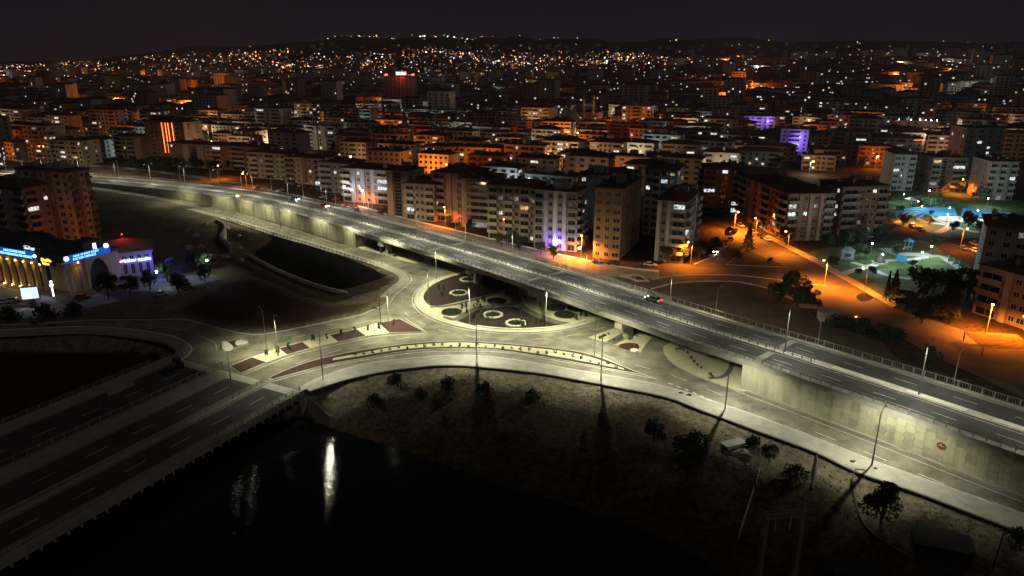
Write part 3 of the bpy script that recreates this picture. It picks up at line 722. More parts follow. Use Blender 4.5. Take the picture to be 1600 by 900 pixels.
# ---- black lined slope of the canal
emb = MB(); tp = spline(GL([(432, 370), (487, 386), (560, 411), (604, 431)]), 3); bt = spline(GL([(398, 398), (440, 420), (490, 440), (540, 455)], -4.4), 3)
n = 24; tp2 = [tp[int(k * (len(tp) - 1) / n)] for k in range(n + 1)]; bt2 = [bt[int(k * (len(bt) - 1) / n)] for k in range(n + 1)]
for r_ in range(6):
    f0, f1 = r_ / 6, (r_ + 1) / 6
    A_ = [a.lerp(b, f0) for a, b in zip(tp2, bt2)]; B_ = [a.lerp(b, f1) for a, b in zip(tp2, bt2)]
    fx = lambda l: [Vector((p.x, p.y, tz(p.x, p.y) + .45)) for p in l]
    emb.strip(fx(A_), fx(B_))
structure('embankment', emb, membrane, 'black lined slope above the creek')
q = MB(); cwl = spline(GL([(386, 398), (440, 424), (490, 444), (542, 458)], -3.6), 2); q.sweep(atz(cwl, -5.4), [(-.2, 0), (.2, 0), (.2, 2.2), (-.2, 2.2)])
o = q.build('canal_wall', concrete, None); o['label'] = 'low concrete wall at the foot of the black lined slope'; o['category'] = 'wall'
# ================================================================== river bridge
br = thing('road_bridge', 'wide flat road bridge over the dark river with ribbed side', 'bridge', tuple(bridge_o)); br.location = (0, 0, 0)
LB = 150
def bstrip(u0, u1, z0, z1, name, mat, s0=-1.0, s1=LB):
    q = MB(); q.hexa([B(s0, u0, z0), B(s0, u1, z0), B(s1, u1, z0), B(s1, u0, z0)][::-1], [B(s0, u0, z1), B(s0, u1, z1), B(s1, u1, z1), B(s1, u0, z1)][::-1]); return q.build(name, mat, br)
bstrip(0, 40.6, -1.3, -.03, 'deck', concrete, 1.2)
bstrip(1.4, 9.2, -.03, .005, 'roadway', bridge_asphalt, 1.1); bstrip(11.2, 19.6, -.03, .005, 'roadway', bridge_asphalt, 1.1); bstrip(24.6, 36.4, -.03, .005, 'roadway', bridge_asphalt, 1.1)
bstrip(0, 1.35, -.02, .2, 'walkway', concrete); bstrip(9.25, 11.15, -.02, .18, 'median', concrete); bstrip(19.65, 24.5, -.02, .16, 'walkway', paving, 2); bstrip(36.45, 40.5, -.02, .16, 'walkway', paving, 2)
q = MB(); q.strip([B(3, .9, .0), B(3, 40, .0)], [B(.6, .9, .0), B(.6, 40, .0)]); q.v = [(a, b, .014) for a, b, c in q.v]; q.build('joint', kerbm, br)
rm = MB(); an = math.atan2(BD.y, BD.x); rm.box(-.18, .18, -.3, .0, -1.7, .1); rib = rm.mesh('rib', concrete)
for k in range(60):
    p = B(2 + k * 2.0, -.0); link('rib', rib, br, p, an + math.pi)
for u_, z_ in ((5.2, .02), (15.4, .02), (30.4, .02)):
    s_ = 6
    while s_ < 80:
        q = MB(); q.strip([B(s_, u_ - .08, z_), B(s_ + 4, u_ - .08, z_)], [B(s_, u_ + .08, z_), B(s_ + 4, u_ + .08, z_)]); q.build('lane_dash', white, br); s_ += 9
for u_ in (1.8, 8.8, 11.6, 19.2, 25, 36):
    q = MB(); q.strip([B(2, u_ - .07, .018), B(LB, u_ - .07, .018)], [B(2, u_ + .07, .018), B(LB, u_ + .07, .018)]); q.build('edge_line', white, br)
def brail(u, s0, s1, h, rails, label, step=1.6, **k): return railing(label, [B(s0 + i * .8, u, .18) for i in range(int((s1 - s0) / .8))], step, h, rails, mat=concrete if k.get('conc') else polem, infill=k.get('infill', False))
brail(.35, 1, 120, 1.15, (.1, .6, 1.1), 'concrete balustrade on the camera side of the river bridge', 1.9, conc=True)
brail(10.2, 0, 110, .8, (.4, .75), 'low railing along the middle of the river bridge')
brail(23.9, 0, 110, 1.5, (.1, 1.45), 'tall baluster fence between the two decks of the river bridge', 2.2, infill=True)
brail(40.2, 6, 110, 1.0, (.5, .95), 'thin railing on the far edge of the river bridge', 2.2)
# concrete wing wall at the abutment
q = MB(); a0, a1 = G(478, 618), G(494, 612); q.hexa([(a0.x, a0.y, -5.5), (a0.x + 1.2, a0.y - .6, -5.5), (a1.x + 5, a1.y - 6, -5.5), (a1.x + 4, a1.y - 6, -5.5)], [(a0.x, a0.y, .1), (a0.x + 1.2, a0.y - .6, .1), (a1.x + 5, a1.y - 6, -2.5), (a1.x + 4, a1.y - 6, -2.5)])
q.build('wing_wall', concrete, br)
q = MB(); q.hexa([B(1.2, 0, -5.6), B(1.2, 40.6, -5.6), B(.2, 40.6, -5.6), B(.2, 0, -5.6)], [B(1.2, 0, -.05), B(1.2, 40.6, -.05), B(.2, 40.6, -.05), B(.2, 0, -.05)]); q.build('abutment', concrete, br)
# ================================================================== street lamps
def lamp_meshes():
    d = {}
    q = MB(); q.tube([(0, 0, 0), (0, 0, 10.2)], [.13, .07], 8); d['pole'] = q.mesh('pole', polem)
    q = MB(); q.box(-.22, .22, -.22, .22, 0, .12); d['base'] = q.mesh('base_plate', polem)
    q = MB(); q.tube([(0, 0, 10.0), (.5, 0, 10.35), (1.7, 0, 10.5)], .045, 6); d['arm'] = q.mesh('arm', polem)
    q = MB(); q.hexa([(1.5, -.16, 10.42), (2.3, -.13, 10.46), (2.3, .13, 10.46), (1.5, .16, 10.42)], [(1.55, -.1, 10.58), (2.25, -.07, 10.55), (2.25, .07, 10.55), (1.55, .1, 10.58)]); d['head'] = q.mesh('lamp_head', polem)
    q = MB(); q.quad((1.6, -.12, 10.415), (1.6, .12, 10.415), (2.2, .1, 10.445), (2.2, -.1, 10.445)); d['lens'] = q.mesh('lens', lens_w)
    return d
LM = lamp_meshes()
def led_lamp(loc, aims, power, color, label, group, h=10.5, name='street_lamp', cone=150, tilt=-7):
    t_ = thing(name, label, 'street lamp', tuple(loc), group=group); s = h / 10.5
    if s != 1: t_.scale = (1, 1, s)
    link('pole', LM['pole'], t_); link('base_plate', LM['base'], t_)
    for a in aims:
        link('arm', LM['arm'], t_, rz=a); hd = link('lamp_head', LM['head'], t_, rz=a); link('lens', LM['lens'], hd)
        lamp(t_, 'SPOT', (math.cos(a) * 1.9, math.sin(a) * 1.9, 10.33), power, color, cone, .6, (0, rad(tilt), a), .3 if tilt > 0 else .04)
    return t_
def aim(px, py, to): p = G(px, py); q_ = G(*to); return p, math.atan2(q_.y - p.y, q_.x - p.x)
JL = [((1362, 728), (1400, 690), 'at the foot of the panel wall, nearest the camera', NEUT, 1.0), ((1133, 639), (1150, 610), 'on the river pavement facing the viaduct abutment', NEUT, 1.0),
      ((939, 593), (935, 560), 'on the river pavement by the tip of the cream median', NEUT, 1.15), ((745, 563), (745, 540), 'on the river pavement below the middle of the roundabout', NEUT, 1.15),
      ((505, 594), (500, 560), 'on the river pavement where the bridge begins', NEUT, .9), ((417, 549), (395, 530), 'on the cream square nearest the bridge, leaning to the canal', WARM, .8),
      ((435, 557), (460, 575), 'on the cream square nearest the bridge, facing the river', WARM, .8), ((595, 507), (580, 490), 'at the roundabout end of the chequered island, facing the canal', WARM, 1.0),
      ((608, 519), (625, 535), 'at the roundabout end of the chequered island, facing the river', WARM, 1.0), ((670, 476), (640, 475), 'on the canal side rim of the roundabout', WARM, 1.1),
      ((734, 506), (720, 530), 'on the front rim of the roundabout, beside the lower mulch bed', WARM, 1.1), ((853, 511), (860, 540), 'on the front rim of the roundabout, beside the viaduct', WARM, 1.1),
      ((929, 557), (950, 535), 'standing in the thin end of the cream median', WARM, 1.2), ((682, 437), (660, 440), 'at the back of the roundabout by the canal road', WARM, 1.0),
      ((596, 413), (620, 405), 'where the canal road meets the roundabout', WARM, .9), ((538, 391), (560, 380), 'second along the canal road from the roundabout', WARM, .6),
      ((487, 375), (505, 365), 'third along the canal road from the roundabout', WARM, .6), ((439, 358), (450, 350), 'fourth along the canal road from the roundabout', WARM, .6),
      ((399, 350), (410, 340), 'fifth along the canal road from the roundabout', WARM, .6), ((370, 341), (380, 332), 'sixth along the canal road from the roundabout', WARM, .6),
      ((334, 331), (345, 322), 'seventh along the canal road from the roundabout', WARM, .6), ((280, 318), (290, 308), 'last one along the canal road before the dark tower', WARM, .6),
      ((1002, 560), (1020, 570), None, WARM, 0)]
PW = 8800
for (b_, to, where, col, k) in JL:
    if not where: continue
    p, a = aim(b_[0], b_[1], to)
    led_lamp((p.x, p.y, .1), [a], PW * k * (.7 if 'bridge begins' in where else 1), col, 'tall grey street lamp ' + where, 'lamps of the junction', cone=122 if 'nearest the bridge' in where else 160 if 'bridge begins' in where else 152, tilt=6 if 'bridge begins' in where else -3 if 'river pavement' in where else -7)
p = B(9.5, 10.2, .18); led_lamp(p, [math.atan2(BN.y, BN.x), math.atan2(-BN.y, -BN.x)], 150, NEUT, 'double armed lamp on the middle of the river bridge', 'lamps of the junction', cone=116)
# lamps on the viaduct median, two arms each
md = [G(1427, 614, 6.7), G(1228, 549, 6.7), G(1051, 489, 6.7), G(923, 448, 6.7), G(822, 411, 6.7), G(738, 391, 6.7), G(667, 368, 6.7)]
ids = sorted(min(range(NS), key=lambda i: (D(i, 9.5).x - p.x) ** 2 + (D(i, 9.5).y - p.y) ** 2) for p in md)
gap = ids[1] - ids[0]; ids = [ids[0] - gap] + ids
while ids[-1] + 15 < NS - 30: ids.append(ids[-1] + 15)
ids = [i for i in ids if i >= 0]
for k, i in enumerate(ids):
    a = math.atan2(DN[i].y, DN[i].x); p = D(i, 9.5, .22)
    led_lamp(p, [a, a + math.pi], 2600 if k < 4 else 4600, NEUT, 'double armed lamp on the viaduct median, ' + ordn(k) + ' counted from the near right end', 'lamps of the viaduct median')
# lamps behind the far railing
fl = [(1487, 598), (1279, 535), (1111, 487)]
k = 0
for i in range(6, NS - 34, 13):
    p = D(i, WD + 1.2); led_lamp((p.x, p.y, max(0, DE[i].z - 6.5)), [math.atan2(DN[i].y, DN[i].x)], 2200 if i < iR else 8000, (1, .76, .46) if i > iR else NEUT, 'plain lamp pole behind the city side fence, ' + ordn(k) + ' from the near right end', 'lamps of the city side road', h=13.2, cone=162, tilt=-26); k += 1
# sodium and cool lamps with a visible glowing globe
def globe(r_, n=8):
    q = MB()
    for i in range(5):
        for j in range(n):
            a = math.pi * i / 4; b = 2 * math.pi * j / n; q.v.append((math.sin(a) * math.cos(b) * r_, math.sin(a) * math.sin(b) * r_, math.cos(a) * r_))
    for i in range(4):
        for j in range(n):
            q.f.append((i * n + j, (i + 1) * n + j, (i + 1) * n + (j + 1) % n, i * n + (j + 1) % n)); q.m.append(0)
    return q
GLB = {}
q = MB(); q.tube([(0, 0, 0), (0, 0, 7.6), (.25, 0, 8.0), (1.3, 0, 8.2)], [.11, .07, .05, .04], 7); PC = q.mesh('pole', polem)
q = MB(); q.tube([(0, 0, 0), (0, 0, 4.3)], [.08, .05], 7); PK = q.mesh('pole', polem)
q = MB(); q.hexa([(1.0, -.2, 8.2), (1.8, -.16, 8.2), (1.8, .16, 8.2), (1.0, .2, 8.2)], [(1.1, -.1, 8.4), (1.7, -.08, 8.38), (1.7, .08, 8.38), (1.1, .1, 8.4)]); HC = q.mesh('lamp_head', dark_metal)
def city_lamp(p, power, label, group, color=SOD, mat=lens_o, rz=None, r_=.28, park=False, kind='sodium_lamp', radius=.25, spot=0):
    key = (mat.name, round(r_, 2))
    if key not in GLB: GLB[key] = globe(r_).mesh('globe', mat, True)
    t_ = thing(kind, label, 'street lamp', tuple(p), random.random() * 6 if rz is None else rz, group)
    if park:
        link('pole', PK, t_); link('globe', GLB[key], t_, (0, 0, 4.5)); lamp(t_, 'POINT', (0, 0, 4.5 + r_ + .3), power, color, radius=radius)
    else:
        link('pole', PC, t_); link('lamp_head', HC, t_); link('globe', GLB[key], t_, (1.4, 0, 8.08)); lamp(t_, 'SPOT' if spot else 'POINT', (1.4, 0, 8.08 - r_ - .3), power, color, spot or 150, .7, radius=radius)
    return t_
SL = [((1288, 446), 5200, 'on the kerb between the dirt lot and the park'), ((1541, 521), 6500, 'glaring brightest beside the dark block right of the park road'), ((1079, 415), 2500, 'below the hedge of the grey corner block'),
      ((908, 402), 5500, 'in front of the brown concrete shell building'), ((386, 294), 3200, 'by the parked cars behind the far viaduct bend'), ((491, 287), 3200, 'in the car park behind the far viaduct'), ((568, 320), 1600, 'beside the cool lit forecourt'),
      ((630, 336), 2600, 'under the narrow tower with the glass strip'), ((696, 352), 1500, 'at the red shrubs before the balcony blocks'), ((783, 374), 2200, 'in the trees before the beige balcony block'), ((344, 281), 3000, 'on the dark lawn behind the far viaduct'),
      ((1147, 361), 7500, 'at the far end of the orange street'), ((1207, 368), 900, 'at the corner of the curved orange block'), ((1180, 372), 2500, 'half way along the orange street'), ((1430, 352), 3200, 'on the road between the two park lawns'),
      ((1500, 390), 1500, 'by the parked cars at the end of the park road'), ((1505, 305), 1800, 'before the block with the orange light strip'), ((1600, 545), 1200, 'by the slatted shelter at the picture edge'), ((1230, 396), 3000, 'on the bend of the orange street'), ((1350, 462), 2500, 'on the park kerb above the puddle')]
for (u, pw, where) in SL: p = G(*u); city_lamp((p.x, p.y, 0), pw * 9, 'orange street lamp ' + where, 'orange street lamps', spot=156)
for k, u in enumerate([(538, 318), (554, 322), (572, 324)]):
    p = G(*u); city_lamp((p.x, p.y, 0), 1300, ['first', 'second', 'third'][k] + ' cool white lamp of the forecourt, counted from the canal side', 'forecourt lamps', (.7, .75, 1), lens_c, r_=.4, kind='forecourt_lamp')

# ================================================================== trees
def tree_mesh(h, r_, n, s, mat, z0=.35, shape='round', seed=0):
    rnd = random.Random(seed); q = MB(); cl = []
    if shape == 'cone':
        for k in range(n):
            f = rnd.random() ** .75; rr = r_ * (1 - f) * (.55 + .45 * rnd.random()) * (1 + .25 * math.sin(f * 40)); a = rnd.uniform(0, 6.283)
            leafq(q, (math.cos(a) * rr, math.sin(a) * rr, h * (.1 + .9 * f)), s * rnd.uniform(.6, 1.2))
    else:
        for k in range(13):
            a = rnd.uniform(0, 6.283); f = rnd.random(); rr = r_ * .72 * math.sqrt(rnd.random())
            cl.append((math.cos(a) * rr, math.sin(a) * rr, h * (z0 + (1 - z0) * (.12 + .72 * f * (1 - .4 * (rr / r_) ** 2))), r_ * rnd.uniform(.25, .48)))
        for k in range(n):
            c = rnd.choice(cl); v = Vector((rnd.gauss(0, 1), rnd.gauss(0, 1), rnd.gauss(0, .8))).normalized() * c[3] * rnd.uniform(.55, 1.08)
            leafq(q, (c[0] + v.x, c[1] + v.y, max(.2, c[2] + v.z)), s * rnd.uniform(.6, 1.25))
    return q.mesh('crown', mat)
def trunk_mesh(h, r_):
    q = MB(); q.tube([(0, 0, -.3), (.05 * h / 6, 0, h * .4), (0, .03 * h, h * .75)], [r_, r_ * .75, r_ * .3], 7)
    for k in range(4):
        a = k * 1.6 + .4; q.tube([(0, 0, h * (.35 + .08 * k)), (math.cos(a) * h * .16, math.sin(a) * h * .16, h * (.55 + .07 * k))], [r_ * .45, r_ * .15], 5)
    return q.mesh('trunk', bark)
TR = {'leafy': [(tree_mesh(7, 3.0, 1700, .25, leafm, seed=k), trunk_mesh(7, .2)) for k in range(3)],
      'dark': [(tree_mesh(8, 3.6, 1700, .3, leafd, .25, seed=10 + k), trunk_mesh(8, .25)) for k in range(3)],
      'conifer': [(tree_mesh(9, 2.2, 1500, .28, conif, shape='cone', seed=20 + k), trunk_mesh(8, .2)) for k in range(2)],
      'cypress': [(tree_mesh(9, 1.0, 800, .24, conif, shape='cone', seed=30), trunk_mesh(7, .15))],
      'bush': [(tree_mesh(2.4, 2.0, 800, .19, leafd, .05, seed=40 + k), trunk_mesh(1.6, .1)) for k in range(2)]}
def tree(kind, p, sc, label, group=None, name=None):
    cr, tk_ = random.choice(TR[kind])
    t_ = thing(name or {'leafy': 'leafy_tree', 'dark': 'dense_tree', 'conifer': 'conifer', 'cypress': 'cypress', 'bush': 'bush'}[kind], label, 'bush' if kind == 'bush' else 'tree', tuple(p), random.random() * 6, group, scale=sc)
    link('crown', cr, t_); link('trunk', tk_, t_); return t_
def treepx(kind, px, py, sc, label, group=None, z=None):
    p = G(px, py, 0)
    if z is None:
        for _ in range(4): p = G(px, py, tz(p.x, p.y))
    else: p = G(px, py, z)
    return tree(kind, (p.x, p.y, p.z - .05), sc, label, group)
NT = [('bush', 622, 603, 1.25, 'spiky dark bush on the river bank just below the pavement'), ('bush', 702, 606, 1.1, 'low dark bush right of the spiky one on the river bank'), ('conifer', 938, 672, .48, 'small pointed conifer on the river bank'),
      ('dark', 1022, 692, .62, 'broad dark tree low on the river bank'), ('dark', 1076, 738, 1.0, 'big black leafy tree beside the rubble on the bank'), ('leafy', 1202, 722, .5, 'small round tree on a bare stem at the end of the wire fence'),
      ('bush', 1243, 752, 1.2, 'dark bush beside the dirt track'), ('dark', 1376, 818, .88, 'dense tree inside the curved kerb near the camera'), ('bush', 790, 690, .7, 'tiny bush alone on the slope under the middle lamp'),
      ('conifer', 695, 668, .3, 'thin little conifer half way down the river bank'), ('conifer', 912, 690, .3, 'thin sapling below the pointed conifer'), ('bush', 1590, 850, 1.0, 'bush at the lower right corner of the picture'),
      ('bush', 585, 632, 1.0, 'flat bush on the dark heap by the bridge end'), ('bush', 655, 622, .9, 'dark bush between the heap and the pavement'), ('bush', 830, 628, 1.2, 'dark thicket bush under the pavement bend'), ('bush', 1180, 700, 1.0, 'dark bush left of the round stemmed tree'), ('bush', 760, 618, 1.2, 'ragged bush right below the middle lamp')]
for a in NT: treepx(a[0], a[1], a[2], a[3], a[4])
CT = [('conifer', 1168, 393, 1.15, 'tall dark conifer on the triangle in the orange street'), ('bush', 1151, 402, 1.0, 'round clipped bush on the triangle in the orange street'), ('bush', 1205, 409, .7, 'small dark bush at the point of the orange triangle'),
      ('leafy', 1228, 383, 1.1, 'tree glowing orange before the curved block'), ('leafy', 1190, 366, .9, 'green tree at the corner of the curved block'), ('dark', 1240, 480, 1.35, 'wide dark tree in the dirt lot behind the viaduct'), ('dark', 1212, 476, .9, 'smaller dark tree left of the wide one in the dirt lot'), ('dark', 1262, 486, .9, 'dark tree right of the wide one in the dirt lot'),
      ('conifer', 1395, 468, 1.0, 'pointed conifer at the corner of the lower lawn'), ('cypress', 1384, 470, 1.0, 'slim cypress at the corner of the lower lawn'), ('dark', 1440, 470, 1.35, 'broad tree against the lit park path'), ('dark', 1478, 462, 1.1, 'flat topped tree before the tennis coloured court'),
      ('conifer', 1490, 505, .8, 'conifer lit orange by the glaring lamp'), ('dark', 1440, 505, 1.0, 'black tree on the slope above the park road'), ('dark', 1475, 500, 1.2, 'black tree next to the orange lit conifer'), ('dark', 1510, 470, 1.3, 'black tree beside the dark right block'), ('dark', 1415, 485, .8, 'small black tree above the parked white car'),
      ('leafy', 1470, 330, .9, 'tree at the rim of the blue amphitheatre'), ('dark', 1512, 358, 1.0, 'spreading dark tree before the blue amphitheatre'), ('leafy', 1455, 338, .45, 'small round tree on the park path'), ('leafy', 1447, 347, .45, 'small round tree beside the park bench'), ('leafy', 1421, 344, .35, 'round shrub by the park path crossing'),
      ('dark', 1380, 380, .95, 'dark tree at the corner of the balcony block'), ('dark', 1345, 384, .9, 'dark tree before the brick coloured block'), ('dark', 1320, 388, .9, 'dark tree between curved and brick coloured blocks'), ('dark', 1290, 392, .9, 'dark tree at the end of the curved block'), ('leafy', 1497, 302, 1.0, 'tree sparkling with lights above the park'), ('dark', 1430, 298, 1.0, 'dark tree at the top of the park'), ('dark', 1530, 318, 1.1, 'dark tree over the right rim of the park'), ('dark', 1465, 300, 1.0, 'dark tree left of the sparkling one'),
      ('leafy', 1065, 410, .8, 'tree lit orange below the grey corner block'), ('dark', 1042, 411, .8, 'dark tree before the grey corner block'), ('dark', 1092, 405, .8, 'dark tree at the street corner of the grey block'), ('leafy', 1140, 377, .8, 'orange lit tree on the left side of the orange street'), ('dark', 1118, 392, .7, 'dark tree above the parked taxi row'),
      ('leafy', 865, 405, .7, 'pale green tree before the white block'), ('leafy', 845, 398, .7, 'dark green tree left of the white block entrance'), ('leafy', 783, 385, .8, 'tree with orange glow before the beige block'), ('dark', 800, 385, .8, 'dark tree between beige and white block'), ('dark', 735, 362, .7, 'dark tree below the tall balcony block'), ('leafy', 702, 352, .7, 'orange glowing tree beside the viaduct fence'), ('dark', 812, 392, .8, 'dark tree hugging the white block'),
      ('bush', 1350, 520, 1.6, 'long hedge bush at the dirt lot, left end'), ('bush', 1375, 527, 1.6, 'hedge bush in the middle of the dirt lot hedge'), ('bush', 1400, 535, 1.6, 'hedge bush at the right end of the dirt lot hedge'), ('bush', 1320, 514, 1.5, 'hedge bush behind the little hut'), ('dark', 1450, 580, .75, 'round tree behind the near viaduct fence'), ('bush', 1300, 510, 1.4, 'hedge bush closest to the viaduct lamp'),
      ('leafy', 320, 424, .95, 'pale tree lit cold white beside the building site'), ('leafy', 271, 428, .8, 'green tree lit by the blue sign'), ('dark', 320, 440, .7, 'dark tree under the cold lit one'), ('leafy', 300, 418, .8, 'dark tree behind the lit ones'), ('dark', 170, 468, 1.1, 'dark tree before the culture centre corner'), ('dark', 280, 460, .9, 'dark tree beside the cold white car park'), ('bush', 70, 500, 1.8, 'black hedge bush before the lit forecourt'), ('bush', 15, 502, 1.7, 'black hedge bush at the left picture edge'), ('bush', 115, 494, 1.6, 'black hedge bush at the forecourt corner'), ('dark', 205, 460, .8, 'dark tree below the studio sign'), ('dark', 235, 452, .8, 'dark tree right of the studio building'), ('dark', 262, 440, .8, 'dark tree at the edge of the blue glow'),
      ('leafy', 38, 372, .95, 'tree lit green white between the two left towers'), ('leafy', 28, 385, .8, 'lower tree between the two left towers')]
for k, (a_, b_) in enumerate([(1300, 420), (1345, 395), (1362, 432), (1352, 402), (1400, 402), (1425, 420), (1462, 388), (1405, 335), (1412, 352), (1436, 322), (1452, 352), (1490, 362), (1530, 366), (1555, 340), (1550, 362), (1465, 312), (1520, 312), (1340, 432)]): CT.append((random.choice(['leafy', 'dark']), a_, b_, random.uniform(.35, .7), 'smaller park tree, ' + ordn(k) + ' of those dotted over the two lawns'))
for k in range(16): CT.append(('dark', 215 + k * 13 + random.uniform(-5, 5), 266 + random.uniform(-4, 4), random.uniform(.8, 1.2), 'dark tree in the belt behind the far viaduct bend, ' + ordn(k) + ' from its left end'))
for a in CT: treepx(a[0], a[1], a[2], a[3], a[4], z=0)
# low scrub on the banks, too fine to count
q = MB(); rnd = random.Random(3)
for k in range(9000):
    u = rnd.uniform(-55, 105); v = rnd.uniform(50, 150); q.v.append((u, v, 0))
pts = np.array([(a, b) for a, b, c in q.v]); zz, sd, so = terrain(pts[:, 0], pts[:, 1]); lnd = inside(pts, LANDP); rv = inside(pts, RIVER); q = MB()
for (a, b), z, s_, l_, r_ in zip(pts, zz, sd, lnd, rv):
    if l_ or r_ or s_ > .5 + rnd.random() * .5: continue
    for m_ in range(5): leafq(q, (a + rnd.gauss(0, .45), b + rnd.gauss(0, .45), z + .05 + rnd.random() * .3), rnd.uniform(.07, .2))
o = q.build('undergrowth', leafd); o['kind'] = 'stuff'; o['label'] = 'low dry scrub covering the dark river bank'
# ================================================================== cars
def car_parts():
    d = {}
    q = MB(); pf = [(-2.15, .35), (-2.2, .75), (-1.95, .92), (-1.2, .98), (1.0, .95), (1.95, .82), (2.2, .62), (2.15, .32)]
    k = len(pf)
    for y in (-.86, .86):
        for x, z in pf: q.v.append((x, y * (1 if .5 < z < .9 else .95), z))
    q.f = [tuple(range(k)), tuple(range(k, 2 * k))[::-1]] + [(i, i + k, (i + 1) % k + k, (i + 1) % k) for i in range(k)]; q.m = [0] * len(q.f); d['body'] = q
    q = MB(); q.hexa([(-1.75, -.78, .93), (1.05, -.78, .93), (1.05, .78, .93), (-1.75, .78, .93)], [(-1.3, -.62, 1.4), (.25, -.62, 1.4), (.25, .62, 1.4), (-1.3, .62, 1.4)]); d['glass'] = q
    q = MB(); q.hexa([(-1.3, -.64, 1.395), (.28, -.64, 1.395), (.28, .64, 1.395), (-1.3, .64, 1.395)], [(-1.2, -.56, 1.46), (.15, -.56, 1.46), (.15, .56, 1.46), (-1.2, .56, 1.46)]); d['roof'] = q
    q = MB(); q.tube([(0, -.1, 0), (0, .1, 0)], .32, 12); d['wheel'] = q
    q = MB(); q.box(-.03, .03, -.22, .22, -.09, .09); d['light'] = q
    return d
CP = car_parts(); CMs = {}
PAINT = {'white': (.62, .62, .60), 'silver': (.36, .37, .38), 'grey': (.14, .14, .15), 'black': (.02, .02, .022), 'red': (.3, .03, .025), 'blue': (.04, .07, .2), 'yellow': (.6, .38, .03)}
for c, v in PAINT.items():
    m_ = M('paint_' + c, v, .3, 0, spec=.5); CMs[c] = (CP['body'].mesh('body', m_), CP['roof'].mesh('roof', m_))
CG = CP['glass'].mesh('cabin_glass', darkglass); CW = CP['wheel'].mesh('wheel', rubber)
lh0, lt0 = CP['light'].mesh('headlight', M('lamp_glass', (.5, .5, .5), .2, 0)), CP['light'].mesh('tail_light', M('tail_glass', (.25, .01, .01), .3, 0))
lh1, lt1 = CP['light'].mesh('headlight', M('headlight_on', (1, .97, .9), emis=60)), CP['light'].mesh('tail_light', M('tail_on', (1, .04, .03), emis=14))
def car(p, rz, color, label, lit=None, group='parked cars', name='parked_car'):
    t_ = thing(name, label, 'car', tuple(p), rz, group); b_, r_ = CMs[color]
    link('body', b_, t_); link('cabin_glass', CG, t_); link('roof', r_, t_)
    for x in (-1.35, 1.35):
        for y in (-.78, .78): link('wheel', CW, t_, (x, y, .32))
    for y in (-.58, .58):
        link('headlight', lh1 if lit else lh0, t_, (2.17, y, .62)); link('tail_light', lt1 if lit else lt0, t_, (-2.19, y, .74))
    if lit:
        lamp(t_, 'SPOT', (2.35, 0, .65), 500 * lit, (1, .95, .85), 80, .8, (rad(83), 0, rad(-90)), .1)
    return t_
def dirpx(a, b, z=0): p, q_ = G(*a, z), G(*b, z); return math.atan2(q_.y - p.y, q_.x - p.x)
def dcar(px, py, t_, fwd, color, label, lit):
    p0 = G(px, py, 6.5); i = min(range(NS), key=lambda i: (D(i, t_).x - p0.x) ** 2 + (D(i, t_).y - p0.y) ** 2); n_ = DN[i]
    a = math.atan2(n_.x, -n_.y); car(D(i, t_, .01), a if fwd else a + math.pi, color, label, lit, 'cars driving on the viaduct', 'car')
dcar(1032, 467, 15.8, True, 'grey', 'dark car with red tail lights driving away under the fence lamps of the viaduct', 1)
dcar(508, 323, 15.8, False, 'red', 'red car farther along the viaduct beyond the median', .6)
dcar(464, 311, 15.8, False, 'blue', 'dark blue car ahead of the red one on the viaduct', .6)
dcar(374, 305, 3.0, True, 'white', 'car with dazzling headlights coming down the far viaduct bend', 1.5)
PC_ = [((1120, 394), 'white', 'white car with headlights on, first of the row in the orange street', 1), ((1127, 388), 'yellow', 'yellow taxi second in the row of the orange street', 0), ((1135, 381), 'yellow', 'yellow taxi third in the row of the orange street', 0), ((1141, 376), 'black', 'dark car at the shaded end of the taxi row', 0)]
a0 = dirpx((1140, 376), (1118, 395))
for u, c, l, lt in PC_: p = G(*u); car((p.x, p.y, .03), a0, c, l, lt)
a1 = dirpx((1175, 362), (1202, 378))
for u, c, l in [((1157, 354), 'silver', 'silver car at the far end of the orange street'), ((1178, 365), 'grey', 'grey car parked before the curved orange block'), ((1189, 371), 'black', 'black car parked in the middle before the curved block'), ((1199, 376), 'white', 'white car parked last before the curved block')]:
    p = G(*u); car((p.x, p.y, .03), a1, c, l)
a2 = dirpx((1420, 355), (1500, 395))
for u, c, l, a in [((1426, 355), 'silver', 'silver car parked along the upper lawn, left one', a2), ((1439, 360), 'yellow', 'cream yellow car parked along the upper lawn, right one', a2), ((1505, 390), 'grey', 'grey car in the dim row at the end of the park road', a2), ((1523, 394), 'white', 'white car in the dim row at the end of the park road', a2), ((1522, 383), 'silver', 'silver car behind the dim row at the end of the park road', a2),
                   ((1398, 474), 'white', 'white car parked at the black trees right of the puddle', dirpx((1385, 465), (1420, 490))), ((1300, 505), 'silver', 'pale car parked beside the little hut in the dirt lot', dirpx((1290, 503), (1320, 508))), ((1355, 372), 'white', 'white car in the dark yard behind the lower lawn', 0.3), ((1376, 368), 'silver', 'silver car right of the white one in the dark yard', .2),
                   ((1016, 416), 'white', 'white car alone on the service road below the grey block', -.4), ((935, 411), 'grey', 'grey car in the orange light before the brown shell building', -.3), ((958, 414), 'black', 'dark car right of the grey one before the brown shell building', -.3), ((862, 393), 'white', 'white van like car before the purple lit entrance', -.4), ((8, 474), 'white', 'white car at the left edge of the lit forecourt', .15), ((24, 472), 'silver', 'silver car right of the white one on the lit forecourt', .15), ((130, 467), 'red', 'red lit car at the dark corner of the culture centre', .2), ((292, 450), 'white', 'pale car under the cold lit tree', .5), ((252, 462), 'silver', 'silver car in the cold white car park', .3)]:
    p = G(*u); car((p.x, p.y, .03), a, c, l)
k = 0
